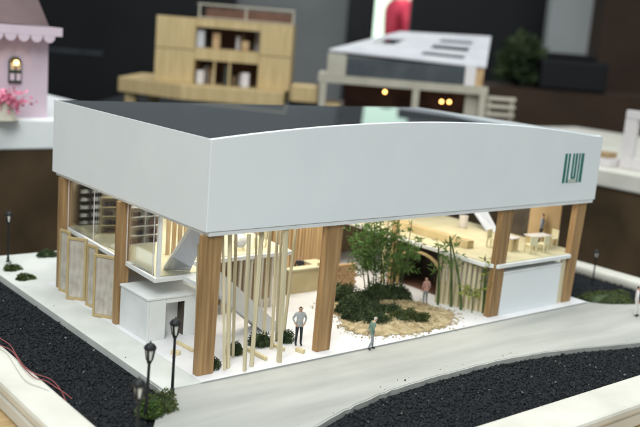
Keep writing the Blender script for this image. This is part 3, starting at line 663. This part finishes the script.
for i, (pb, l, sc) in enumerate(LS):
    o = lp if i == 0 else copy_tree(lp); p = at(*pb, z=0); zb = 0.0
    if i == 4: zb = BZ+.0012; p = at(592, 286, z=zb)
    if i == 3: zb = .0016
    if i in (0, 2): zb = BZ+.0012 ; p = at(*pb, z=zb)
    o.location = (p.x, p.y, zb); o.scale = (sc*1.02, sc*1.02, sc*1.02); tag(o, l, 'street lamp', 'street lamps around the model')
lp.rotation_euler = (0, math.radians(1.5), 0)

# wires over the left rim
def wire(name, label, m, pts, r):
    P = []
    for (px, py, z) in pts: P.append(at(px, py, z=z))
    o = MB().tube([Vector(p) for p in curve3(P)], r, 6).build(name, m, None, smooth=True); tag(o, label, 'wire')
def curve3(P, n=8):
    Q = [P[0]]+P+[P[-1]]; out = []
    for i in range(1, len(Q)-2):
        for k in range(n):
            t = k/n; a, b, c, d = Q[i-1], Q[i], Q[i+1], Q[i+2]
            out.append(.5*((2*b)+(c-a)*t+(2*a-5*b+4*c-d)*t*t+(3*b-a-3*c+d)*t**3))
    out.append(Q[-2]); return out
wire('red_wire', 'thin red wire looping over the gravel by the left rim', 'red_wire', [(-14, 326, .006), (0, 338, .006), (10, 345, .006), (17, 356, .006), (25, 367, .006), (36, 374, .005), (50, 379, .002), (60, 389, -.001), (66, 402, -.003)], .00042)
wire('red_wire', 'thin dark red wire lying on the gravel beside the white wire', 'red_wire', [(-14, 338, .006), (0, 345, .006), (12, 351, .006), (22, 365, .006), (34, 377, .006), (46, 381, .004), (57, 388, .001), (66, 394, -.002), (72, 399, -.003)], .00042)
wire('white_wire', 'thin white wire crossing the left rim beside the red wires', 'white_wire', [(-12, 342, .0056), (2, 349, .0056), (9, 355, .0056), (17, 368, .0056), (27, 381, .0056), (42, 387, .0056), (53, 393, .004), (59, 402, .000), (63, 409, -.003)], .00042)

# ------------------------------------------------------------------ people (scale figures): one continuous skinned body each
def person(label, loc, rz, height, pose, mats, cat='figure'):
    """pose: dict of joints in metres for a 1.75 m figure facing -y; mats: hair, skin, top, legs, shoes"""
    J = dict(pelvis=(0, 0, .95), waist=(0, 0, 1.10), chest=(0, -.01, 1.30), neck=(0, 0, 1.47), jaw=(0, -.015, 1.56), head=(0, -.01, 1.64), crown=(0, .0, 1.72),
             shL=(.17, 0, 1.42), elL=(.25, .03, 1.15), wrL=(.22, -.06, .93), haL=(.215, -.09, .85), shR=(-.17, 0, 1.42), elR=(-.25, .03, 1.15), wrR=(-.22, -.06, .93), haR=(-.215, -.09, .85),
             hiL=(.09, 0, .90), knL=(.10, -.02, .50), anL=(.11, .02, .09), toL=(.12, -.14, .035), hiR=(-.09, 0, .90), knR=(-.10, -.02, .50), anR=(-.11, .02, .09), toR=(-.12, -.14, .035))
    J.update(pose)
    rad = dict(pelvis=(.15, .11), waist=(.135, .10), chest=(.165, .115), neck=(.06, .06), jaw=(.075, .085), head=(.085, .10), crown=(.06, .075), sh=(.075, .075), el=(.05, .05), wr=(.035, .035), ha=(.03, .042), hi=(.095, .095), kn=(.065, .065), an=(.045, .05), to=(.045, .035))
    names = list(J); idx = {n_: i for i, n_ in enumerate(names)}; vs = [J[n_] for n_ in names]; R_ = [rad.get(n_) or rad[n_[:2]] for n_ in names]
    ed = [('pelvis', 'waist'), ('waist', 'chest'), ('chest', 'neck'), ('neck', 'jaw'), ('jaw', 'head'), ('head', 'crown')]
    for s in 'LR': ed += [('chest', 'sh'+s), ('sh'+s, 'el'+s), ('el'+s, 'wr'+s), ('wr'+s, 'ha'+s), ('pelvis', 'hi'+s), ('hi'+s, 'kn'+s), ('kn'+s, 'an'+s), ('an'+s, 'to'+s)]
    es = [(idx[a], idx[b]) for a, b in ed]
    for s, sg in (('L', 1), ('R', -1)):                                   # five fingers from each palm
        h = Vector(J['ha'+s]); w_ = Vector(J['wr'+s]); d = (h-w_).normalized(); sd = d.cross(Vector((1, 0, 0))).normalized()
        for k, (o_, l_) in enumerate(((-.030, .070), (-.010, .085), (.010, .080), (.028, .060))):
            a = len(vs); vs += [tuple(h+sd*o_+d*l_*.55), tuple(h+sd*o_*1.1+d*l_+Vector((-sg*.02, 0, 0)))]; R_ += [(.010, .010), (.008, .008)]; es += [(idx['ha'+s], a), (a, a+1)]
        a = len(vs); th = w_.lerp(h, .5); vs += [tuple(th-sd*.055+d*.01), tuple(th-sd*.062+d*.05)]; R_ += [(.011, .011), (.009, .009)]; es += [(idx['wr'+s], a), (a, a+1)]
    me = bpy.data.meshes.new('sk'); me.from_pydata(vs, es, []); o = bpy.data.objects.new('sk', me); COL.objects.link(o)
    o.modifiers.new('skin', 'SKIN'); sub = o.modifiers.new('sub', 'SUBSURF'); sub.levels = 2; sub.render_levels = 2
    for i, v in enumerate(me.skin_vertices[0].data): v.radius = R_[i]; v.use_root = (i == 0)
    dg = bpy.context.evaluated_depsgraph_get(); dg.update(); m2 = bpy.data.meshes.new_from_object(o.evaluated_get(dg)); bpy.data.objects.remove(o)
    co = np.zeros(len(m2.vertices)*3); m2.vertices.foreach_get('co', co); co = co.reshape(-1, 3); zmin = co[:, 2].min()
    V = lambda n_: np.array(J[n_])
    m2.materials.clear()
    for k in ('skin', 'top', 'legs', 'shoes', 'hair'): m2.materials.append(MATS[mats[k]])
    mi = []
    hc, jw, nk = V('head'), V('jaw'), V('neck')
    hd = (V('crown')-jw); hd = hd/np.linalg.norm(hd); fwd = np.array([0, -1., 0]); fwd = fwd-hd*fwd.dot(hd)
    def segd(p, a, b):
        t_ = np.clip((p-a).dot(b-a)/(b-a).dot(b-a), 0, 1); return np.linalg.norm(p-(a+(b-a)*t_))
    for pl in m2.polygons:
        c = np.array(pl.center)
        dh = min(segd(c, nk+hd*.03, V('crown')+hd*.05), 9)
        if (c-nk).dot(hd) > .0 and dh < .14 and np.linalg.norm(c-hc) < .26:
            q = c-hc; mi.append(4 if (q.dot(hd) > .045 or (q.dot(fwd) < .01 and q.dot(hd) > -.06)) else 0); continue
        hand = min(segd(c, V('wrL'), V('haL')+(V('haL')-V('wrL'))*1.2), segd(c, V('wrR'), V('haR')+(V('haR')-V('wrR'))*1.2))
        if hand < .05 and min(np.linalg.norm(c-V('elL')), np.linalg.norm(c-V('elR'))) > .17: mi.append(0); continue
        dl = min(segd(c, V('hiL')+(0, 0, -.04), V('knL')), segd(c, V('hiR')+(0, 0, -.04), V('knR')), segd(c, V('knL'), V('anL')), segd(c, V('knR'), V('anR')))
        ft = min(segd(c, V('anL')+(0, 0, -.03), V('toL')), segd(c, V('anR')+(0, 0, -.03), V('toR')))
        arm = min(segd(c, V('shL'), V('elL')), segd(c, V('shR'), V('elR')), segd(c, V('elL'), V('wrL')), segd(c, V('elR'), V('wrR')))
        if ft < .075 and c[2] < .14: mi.append(3)
        elif c[2] < .86 and dl < arm: mi.append(2)
        else: mi.append(1)
    m2.polygons.foreach_set('material_index', mi); m2.polygons.foreach_set('use_smooth', [True]*len(mi))
    k = height/1.76; e = empty('person', loc, rz); tag(e, label, cat, 'scale figures of people')
    m2.transform(Matrix.Scale(k, 4) @ Matrix.Translation((0, 0, -zmin))); m2.name = 'body'
    b = bpy.data.objects.new('body', m2); COL.objects.link(b); b.parent = e
    # face: nose, ears, eyes, hair cap
    f = MB(); H = Vector(hc)-Vector((0, 0, zmin)); hdv = Vector(hd); fv = Vector(fwd).normalized(); sv = hdv.cross(fv)
    f.tube([H+fv*.095+hdv*.01, H+fv*.125-hdv*.02], [.008, .016], 5); f.tube([H+sv*.085-hdv*.02, H+sv*.10+hdv*.015], [.012, .018], 5); f.tube([H-sv*.085-hdv*.02, H-sv*.10+hdv*.015], [.012, .018], 5)
    o = f.build('nose_and_ears', mats['skin'], e); o.data.transform(Matrix.Scale(k, 4))
    f = MB()
    for s_ in (-1, 1): f.tube([H+fv*.088+sv*.035*s_+hdv*.012, H+fv*.106+sv*.035*s_+hdv*.012], [.012, .009], 5)
    f.tube([H+fv*.09-sv*.025-hdv*.055, H+fv*.093+sv*.025-hdv*.055], .008, 5)
    o = f.build('eyes_and_mouth', 'hair', e); o.data.transform(Matrix.Scale(k, 4))
    return e
ck = lambda h, t_, l_, s='trousers_black', sk='skin': dict(hair=h, top=t_, legs=l_, shoes=s, skin=sk)
akimbo = dict(elL=(.29, .06, 1.18), wrL=(.21, -.06, .99), haL=(.16, -.09, .93), elR=(-.29, .06, 1.18), wrR=(-.21, -.06, .99), haR=(-.16, -.09, .93))
p = at(298, 345, z=.0016); person('figure in grey jacket and black trousers standing with hands at waist', (p.x, p.y, .0016), math.radians(-25), .0362, akimbo, ck('hair', 'jacket_grey', 'trousers_black'))
p = at(368, 348.5, z=0); person('figure in green jacket and grey trousers striding before the garden bed', (p.x, p.y-.003, 0.0), math.radians(70), .0315,
    dict(chest=(0, -.05, 1.29), neck=(0, -.09, 1.45), jaw=(0, -.13, 1.53), head=(0, -.14, 1.61), crown=(0, -.14, 1.69), shL=(.17, -.05, 1.40), shR=(-.17, -.05, 1.40), knL=(.09, -.12, .50), anL=(.10, -.14, .09), toL=(.11, -.30, .035), anR=(-.10, .16, .12), toR=(-.11, .02, .035), wrL=(.22, .12, .95), haL=(.21, .13, .87)), ck('cap_pale', 'jacket_green', 'trousers_grey'))
p = at(424.5, 304.5, z=.0016); person('figure in pink top facing the dark tunnel', (p.x, p.y, .0016), math.radians(165), .0305,
    dict(head=(0, -.06, 1.60), crown=(0, -.07, 1.67), jaw=(0, -.05, 1.53)), ck('top_pink', 'top_pink', 'trousers_grey'))
p = at(634.5, 316, z=0); person('figure in white coat walking on the paving by the right gravel', (p.x, p.y, 0), math.radians(40), .0345,
    dict(knL=(.09, -.10, .50), anL=(.10, -.10, .09), toL=(.11, -.26, .035)), ck('hair', 'cloth_white', 'cloth_white'))
person('figure in dark clothes standing behind the reception counter', (.2370, .1790, .0016), math.radians(-30), .0345, {}, ck('hair', 'cloth_navy', 'trousers_black'))
pu = at(548, 216, y=.0500)
person('figure in blue grey shirt standing behind the cafe table', (min(pu.x, .4860), .0560, FT), math.radians(200), .0345, {}, ck('hair', 'cloth_blue', 'trousers_black'))

# ------------------------------------------------------------------ background: neighbouring exhibits and hall
# pink house on its white base, on a brown-fronted stand (front parallel to the museum front)
PY = .62
zb = at(28, 150, y=PY).z; zt = at(28, 119.5, y=PY).z
t = empty('display_stand', (.05, PY+.3, FLOOR)); tag(t, 'dark brown fronted stand under the pink house', 'stand')
MB().box(-.9, .42, -.298, .3, 0, zb-FLOOR-.0005).build('carcass', 'brown_board', t)
t2 = tag(MB().box(-.9, .25, -.3, .3, 0, zt-zb).build('white_plinth', 'foamboard', None, .003, loc=(.05, PY+.3, zb)), 'white plinth board carrying the pink house', 'plinth')
pr = at(47, 116, y=PY+.02); pt_ = at(47, 36, y=PY+.02)
h = empty('pink_house', (pr.x, PY+.02, zt)); tag(h, 'pink toy house with scalloped eaves and mauve roof', 'model house')
hh = pt_.z-zt
MB().box(-.34, 0, 0, .26, 0, hh).build('wall', 'pink_paint', h)
ev = at(62, 30, y=PY); ew = ev.x-pr.x
MB().box(-.36, ew, -.022, .28, hh+.0005, hh+.012).build('eave_board', 'pink_paint', h)
sc = .0165
for k in range(17):
    xx = -.285+k*sc*1.05
    MB().prism_y([(xx+.008*math.cos(a), hh+.0003-.009*math.sin(a)) for a in [math.pi*i/8 for i in range(9)]][::-1][::-1], -.022, -.019).build('eave_scallop', 'pink_paint', h)
MB().add([(-.37, -.02, hh+.013), (ew-.018, -.02, hh+.013), (ew-.018, .28, hh+.013), (-.37, .28, hh+.013), (-.33, .06, hh+.10), (-.016, .06, hh+.10), (-.016, .2, hh+.10), (-.33, .2, hh+.10)], [(3, 2, 1, 0), (4, 5, 6, 7), (0, 1, 5, 4), (1, 2, 6, 5), (2, 3, 7, 6), (3, 0, 4, 7)]).build('roof', 'mauve_roof', h)
wc = at(14.5, 70, y=PY+.02); wx = wc.x-pr.x; wz = wc.z-zt; ww, wh = .0085, .017
def arch_poly(x, z, w, h_): return [(x-w, z-h_), (x+w, z-h_)] + [(x+w*math.cos(a), z+h_*.55+w*math.sin(a)) for a in [math.pi*i/8 for i in range(9)]]
win = MB().prism_y(arch_poly(wx, wz, ww, wh), -.003, -.0002).build('window', 'window_dark', h)
for i, (dx, dz) in enumerate(((-.5, -.5), (.5, -.5), (-.5, .3), (.5, .3))):
    MB().box(wx+dx*ww-.0028, wx+dx*ww+.0028, -.0042, -.0031, wz+dz*wh-.005, wz+dz*wh+.004).build('pane', 'pink_paint' if i < 2 else 'stone_beam', win)
MB().lathe([(max(.0002, .0032*math.sin(math.pi*i/8)), -.0032*math.cos(math.pi*i/8)) for i in range(9)], 10, TR(wx, -.0065, wz+.010)).build('bulb', 'warm_bulb', win)
fp = at(6, 101, y=PY-.012); V, F = leafmesh(rng.normal(size=(220, 3))*np.array([.016, .006, .006]), rng.normal(size=(220, 3)), np.full(220, .007), np.full(220, .003))
V = [(v[0], v[1], max(v[2], -fp.z+zt+.001)) for v in V]
fb = empty('flower_bed', (fp.x, PY-.001+.0, zt)); tag(fb, 'pink flowers in front of the pink house', 'flowers')
MB().add([(v[0], v[1]-.005, v[2]+fp.z-zt) for v in V], F).build('petals', 'flower', fb)
MB().lathe([(.020, 0), (.017, .006), (.008, max(.008, fp.z-zt-.002))], 10).build('leaf_mound', 'stone_beam', fb)

# pale wooden house model on a board
def frame(px, py, d, extra=0):
    p = at(px, py, d=d); return p, Matrix.Translation(p) @ Matrix.Rotation(-YAW+extra, 4, 'Z')
d = 2.0; s = d/FPX
p, _ = frame(222, 86, d)
cab_h = p.z-.075
cb = empty('exhibit_stand', (p.x, p.y, FLOOR), -YAW); tag(cb, 'black draped stand under the pale wooden house', 'stand')
MB().box(-.33, .32, -.03, .5, 0, cab_h-FLOOR).build('carcass', 'dark_wall', cb)
bo = empty('wooden_board', (p.x, p.y, cab_h), -YAW); tag(bo, 'pale wooden board on short legs under the wooden house', 'board')
bz = p.z-cab_h
MB().prism([(-.085, -.055), (.142, -.040), (.142, .30), (-.245, .30), (-.245, .05)], bz-.034, bz-.0005).build('board', 'pale_wood', bo, .002)
for lx, ly in ((-.215, .060), (.10, -.01), (.10, .25), (-.2, .25)): MB().box(lx-.012, lx+.012, ly-.012, ly+.012, 0, bz-.0342).build('leg', 'pale_wood', bo)
h = empty('wooden_house', p, -YAW); tag(h, 'pale wooden two storey house model with open central bays', 'model house')
W0 = -.153; H1 = .073; H2 = .144
MB().box(W0, W0+.088, 0, .16, .0, H1).build('lower_wall', 'pale_wood', h, .001); MB().box(W0, W0+.088, 0, .16, H1+.0015, H2).build('upper_wall', 'pale_wood', h, .001)
MB().box(.078, .150, .0, .16, 0, H1).build('lower_wall', 'pale_wood', h, .001); MB().box(.078, .150, 0, .16, H1+.0015, H2).build('upper_wall', 'pale_wood', h, .001)
MB().box(-.064, .077, .002, .16, .054, .080).build('floor_band', 'pale_wood', h); MB().box(-.064, .077, .002, .16, H2-.018, H2).build('floor_band', 'pale_wood', h)
MB().box(-.064, .077, .10, .104, 0, .0535).build('inner_wall', 'brown_inner', h); MB().box(-.064, .077, .10, .104, .0805, H2-.0185).build('inner_wall', 'brown_inner', h)
for x, z0, hh_, m_ in ((-.052, 0, .030, 'cloth_white'), (.050, 0, .032, 'cloth_white'), (-.055, .0805, .038, 'roof_grey'), (-.02, .0805, .034, 'brick_wood'), (.01, 0, .045, 'window_dark'), (.045, .0805, .022, 'brick_wood')):
    MB().box(x-.008, x+.008, .012, .03, z0+.0005, z0+hh_).build('bay_fitting', m_, h)
for k in range(16):
    x = random.uniform(-.056, .070); z0 = random.choice((.0005, .081)); MB().box(x-.004, x+random.uniform(.002, .006), .04+k*.003, .046+k*.003, z0, z0+random.uniform(.015, .045)).build('bay_fitting', random.choice(('brick_wood', 'roof_grey', 'window_dark', 'cloth_white', 'tan_wall')), h)
MB().box(.012, .016, .004, .012, 0, .0535).build('bay_post', 'pale_wood', h); MB().box(-.022, -.018, .004, .012, 0, .0535).build('bay_post', 'pale_wood', h)
MB().box(-.066, .15, .02, .16, H2+.002, H2+.004).build('roof_tray', 'beige_wall', h)
for x in (-.064, .04, .146): MB().box(x, x+.004, .02, .024, H2+.0041, H2+.030).build('roof_post', 'stone_beam', h)
MB().box(-.066, .15, .018, .022, H2+.0302, H2+.034).build('roof_rail', 'stone_beam', h)
MB().box(-.059, .144, .10, .102, H2+.0045, H2+.028).build('roof_screen', 'brown_inner', h)
p2, _ = frame(305, 86, d)
o = tag(MB().box(-.030, .030, -.03, .10, -.0, .034).build('wooden_block', 'pale_wood', None, .001, loc=(p2.x, p2.y, cab_h+.0005), rz=-YAW), 'pale wooden block between the wooden house and the grey roofed house', 'block')
o.location.z = p2.z-.034; 
bs_ = tag(MB().box(-.034, .034, -.026, .10, 0, p2.z-.0345-cab_h).build('block_support', 'dark_wall', None, loc=(p2.x, p2.y, cab_h+.0003), rz=-YAW), 'black riser under the pale wooden block', 'riser')

# grey roofed house model
d = 1.9; s = d/FPX
p, _ = frame(412, 116, d)
p.z -= .01
th_ = empty('exhibit_stand', (p.x, p.y, FLOOR), -YAW); tag(th_, 'dark brown stand under the grey roofed house', 'stand')
MB().box(-.25, .27, -.05, .5, 0, p.z-FLOOR-.0005).build('carcass', 'brown_wall', th_)
h = empty('grey_roofed_house', p, -YAW); tag(h, 'model house with pale slotted roof, slate walls and warm lit ground floor', 'model house')
tilt = ROLL
def L_(px, py, dd=0):      # local point on the model's front plane (optionally deeper)
    q = at(px, py, d=d+dd); v = Matrix.Rotation(YAW, 4, 'Z') @ (q-p); return v
def lbox(name, m_, pa, pb, dy0, dy1, par=None, bev=0):
    a, b = L_(*pa), L_(*pb); return MB().box(min(a.x, b.x), max(a.x, b.x), dy0, dy1, min(a.z, b.z), max(a.z, b.z)).build(name, m_, par or h, bev)
# ground floor frame
zb1, zb2 = L_(400, 88).z, L_(400, 80).z
MB().box(L_(318, 80).x, L_(487, 90).x, 0, .012, zb1, zb2).build('floor_beam', 'stone_beam', h)
MB().box(L_(318, 80).x, L_(487, 90).x, .0125, .25, zb1+.004, zb2-.001).build('upper_floor', 'stone_beam', h)
for px in (322, 415, 482): x = L_(px, 100).x; MB().box(x-.007, x+.007, 0, .014, 0, zb1-.0002).build('post', 'stone_beam', h)
MB().box(L_(345, 100).x, L_(478, 100).x, .14, .145, 0, zb1-.0002).build('back_wall', 'brown_inner', h)
MB().box(L_(466, 100).x, L_(479, 100).x, .02, .024, 0, zb1-.0002).build('panel', 'stone_beam', h)
MB().box(L_(324, 100).x, L_(340, 100).x, .02, .08, 0, .022).build('bench', 'pale_wood', h)
for px, py, dy in ((444, 103, .05), (453, 104, .07), (386, 93, .05)):
    q = L_(px, py, 0); MB().lathe([(max(.0003, .0030*math.sin(math.pi*i/8)), -.0030*math.cos(math.pi*i/8)) for i in range(9)], 10, TR(q.x, dy, q.z)).build('bulb', 'warm_bulb', h)
# upper walls
ua, ub = L_(346, 70), L_(464, 74)
MB().box(ua.x, ub.x, .004, .24, zb2+.0003, L_(405, 62).z).build('upper_wall', 'slate_wall', h)
MB().box(L_(327, 70).x, ua.x-.0005, .006, .10, zb2+.0003, L_(336, 54).z).build('corner_block', 'stone_beam', h)
MB().box(ub.x+.0005, L_(475, 70).x, .004, .24, zb2+.0003, L_(470, 66).z).build('end_wall', 'cloth_white', h); MB().box(L_(475, 70).x+.0005, L_(483, 70).x, .006, .24, zb2+.0003, L_(470, 68).z).build('end_door', 'brick_wood', h)
# slotted sloping roof
ra, rb = L_(329, 51), L_(486, 68.5)
za = L_(405, 62).z+.001
y_back = .26; zr_ = za+.052
m_ = MB(); TH = .004
FL, FR, BL, BR = L_(329, 51, -.012), L_(486, 68.5, -.012), L_(400, 33, .25), L_(491, 38, .25)
def rp(u, v, t_=0): return (FL*(1-u)+FR*u)*(1-v) + (BL*(1-u)+BR*u)*v
us = [0, .10, .26, .54, .84, 1]; vs_ = [0, .16, .28, .40, .56, .66, .78, 1]
holes = {(3, 1), (3, 3), (3, 5), (1, 3), (1, 4)}
for i in range(len(us)-1):
    for j in range(len(vs_)-1):
        if (i, j) in holes and True:
            continue
        a = [rp(us[i], vs_[j]), rp(us[i+1], vs_[j]), rp(us[i+1], vs_[j+1]), rp(us[i], vs_[j+1])]
        b = [q+Vector((0, 0, TH)) for q in a]
        m_.add(a+b, [(3, 2, 1, 0), (4, 5, 6, 7), (0, 1, 5, 4), (1, 2, 6, 5), (2, 3, 7, 6), (3, 0, 4, 7)])
m_.build('roof', 'roof_grey', h)
MB().add([rp(u, v)-Vector((0, 0, .006+.004*k)) for k in (1, 0) for u, v in ((.06, .08), (.95, .08), (.95, .95), (.06, .95))], [(3, 2, 1, 0), (4, 5, 6, 7), (0, 1, 5, 4), (1, 2, 6, 5), (2, 3, 7, 6), (3, 0, 4, 7)]).build('slot_shade_board', 'dark_wall', h)  # dark sheet added under the roof so its slots look shaded
# side fence
fe = empty('side_fence', (0, 0, 0)); fe.parent = h
for px in (490, 513): x = L_(px, 105).x; MB().box(x-.004, x+.004, .02, .03, 0, L_(px, 98).z).build('fence_post', 'stone_beam', fe)
for py in (99, 107, 115): z = L_(501, py).z; MB().box(L_(487, 105).x, L_(516, 105).x, .014, .0195, z-.004, z+.004).build('fence_rail', 'stone_beam', fe)
bpy.data.objects.remove(fe) if False else None
for c in list(fe.children): c.parent = h
bpy.data.objects.remove(fe)

# right-hand exhibit: cream board on a brown cabinet, with a white frame (left edge runs parallel to the museum side)
RX = .98
za_, zb_ = at(618, 172, x=RX), at(618, 190, x=RX)
t = empty('display_cabinet', (RX+.35, zb_.y, FLOOR)); tag(t, 'dark brown cabinet behind the right rim of the base', 'cabinet')
MB().box(-.345, .4, -.8, .62, 0, zb_.z-FLOOR-.0005).build('carcass', 'brown_board', t)
tag(MB().box(0, .75, -.8, .62, 0, za_.z-zb_.z).build('cream_board', 'rim_paint', None, .003, loc=(RX, zb_.y, zb_.z)), 'cream board with white frame on the dark brown cabinet', 'board')
q = at(627, 165, x=RX+.06)
e = empty('white_gateway', (q.x, q.y, za_.z+.0005)); tag(e, 'white upright frame standing on the cream board', 'frame')
MB().box(-.006, .006, -.010, .012, 0, .085).build('upright', 'cloth_white', e, .001); MB().box(-.006, .006, -.20, -.0105, 0, .020).build('sill', 'cloth_white', e, .001); MB().box(-.006, .006, -.20, .012, .0855, .1).build('head', 'cloth_white', e, .001)
q = at(607, 160, x=RX+.05)
e = empty('small_block', (q.x, q.y, za_.z+.0005)); tag(e, 'small tan block beside the white frame on the cream board', 'block')
MB().box(-.02, .02, -.018, .02, 0, .014).build('lower_block', 'cloth_white', e, .001); MB().box(-.014, .014, -.01, .014, .0142, .024).build('upper_block', 'tan_wall', e, .001)

# hall behind: walls as real upright slabs at the far side
def wallpx(name, m_, px0, px1, d_, zlo, zhi, thick=.12, kind='structure'):
    a = at(px0, 45, d=d_); b = at(px1, 45, d=d_); c = (a+b)/2; w = (b-a).to_2d().length
    o = MB().box(-w/2, w/2, 0, thick, zlo-FLOOR, zhi-FLOOR).build(name, m_, None, loc=(c.x, c.y, FLOOR), rz=-YAW); return tag(o, kind=kind)
wallpx('wall', 'grey_wall', -900, 360, 5.2, FLOOR, 2.2); wallpx('wall', 'grey_wall', 420, 1500, 5.2, FLOOR, 2.2)
def hpx(px, py, d_): return at(px, py, d=d_).z
for px, z_, w_, h_, l in ((177, .84, .025, .05, 'small dark panel added high on the far grey wall for the roof reflection'), (217, .80, .045, .10, 'tall dark panel added high on the far grey wall for the roof reflection'), (268, .80, .03, .06, 'square dark panel added high on the far grey wall for the roof reflection'), (318, .76, .10, .03, 'wide dark panel added high on the far grey wall for the roof reflection')):  # unseen dark panels added to put dark marks into the roof's reflection
    q = at(px, 0, d=5.19); e = empty('reflection_panel', (q.x, q.y, z_), -YAW); tag(e, l, 'reflection panel', 'added reflection panels on the far wall')
    MB().box(-w_, w_, -.02, 0, -h_, h_).build('panel_frame', 'slate_wall', e)
    for k in range(5): zz_ = -h_*.8+h_*.36*k; MB().box(-w_*.85, w_*.85, -.028, -.0205, zz_, zz_+h_*.16).build('panel_bar', 'dark_wall', e)
cab = wallpx('dark_cabinet', 'dark_wall', -260, 226, 4.6, FLOOR, .60, .4, None); tag(cab, 'tall black glass-fronted cabinet behind the pink and wooden houses', 'cabinet')
zz = hpx(100, 53, 4.6)
a = at(100, 53, d=4.58)
MB().box(-.9, .62, -.012, -.001, zz-FLOOR-.012, zz-FLOOR+.006).build('trim_strip', 'slate_wall', cab)
MB().box(-.75, -.735, -.010, -.001, 0, 1.3).build('door_gap', 'slate_wall', cab)
d1 = wallpx('dark_curtain', 'dark_wall', 345, 372, 4.6, FLOOR, 1.2, .1, None); tag(d1, 'narrow black curtain beside the bright window', 'curtain')
d2 = wallpx('dark_partition', 'dark_wall', 408, 552, 4.6, FLOOR, .62, .1, None); tag(d2, 'wide black partition behind the grey roofed house', 'partition')
w1 = wallpx('bright_window', 'daylight_pane', 340, 440, 9.0, FLOOR, 2.2, .05, None); tag(w1, 'bright pale green window pane in the far wall', 'window')
w1.location.z = FLOOR
w1.data.transform(Matrix.Translation((0, 0, 0)))
# person in red far behind, seen only as back and shoulder above the grey roofed house
q = at(396, 45, d=7.0)
person('person in bright red jacket far behind the grey roofed house', (q.x, q.y, FLOOR), math.radians(-115), 1.70, {}, ck('hair', 'red_cloth', 'trousers_black'), 'person')
lw2 = wallpx('grey_partition', 'light_wall', 546, 606, 4.4, FLOOR, 1.3, .08, None); tag(lw2, 'light grey wall panel beside the brown column', 'panel')
bc = wallpx('brown_column', 'brown_wall', 600, 720, 4.2, FLOOR, 1.4, .3, None); tag(bc, 'broad dark brown column at the right of the hall', 'column')
bl = wallpx('brown_counter', 'brown_wall', 486, 780, 3.4, FLOOR, hpx(540, 90, 3.4), .4, None); tag(bl, 'long dark brown counter before the grey panel', 'counter')
q = at(566, 96, d=4.2); o = tag(MB().box(-.13, .13, -.1, .1, 0, .12).box(-.10, .12, .02, .1, .12, .145).build('black_bag', 'dark_wall', None, .02, loc=(at(566, 90, d=3.55).x, at(566, 90, d=3.55).y, hpx(540, 90, 3.4)+.0005), rz=-YAW), 'black bag lying on the brown counter before the grey panel', 'bag')
q = at(520, 86, d=3.6)
e = empty('potted_plant', (q.x, q.y, hpx(540, 90, 3.4)+.0005)); tag(e, 'dark green leafy plant on the brown counter', 'plant')
n = 700; dd = rng.normal(size=(n, 3)); dd[:, 2] = np.abs(dd[:, 2]); dd /= np.linalg.norm(dd, axis=1)[:, None]
V, F = leafmesh(dd*np.array([.09, .09, .17])*rng.uniform(.3, 1, (n, 1))+np.array([0, 0, .03]), dd+rng.normal(size=(n, 3))*.5, np.full(n, .05), np.full(n, .012)); MB().add(V, F).build('leaves', 'moss', e)
MB().lathe([(.03, 0), (.04, .04)], 12).build('pot', 'dark_wall', e)
print('objects', len(bpy.data.objects))
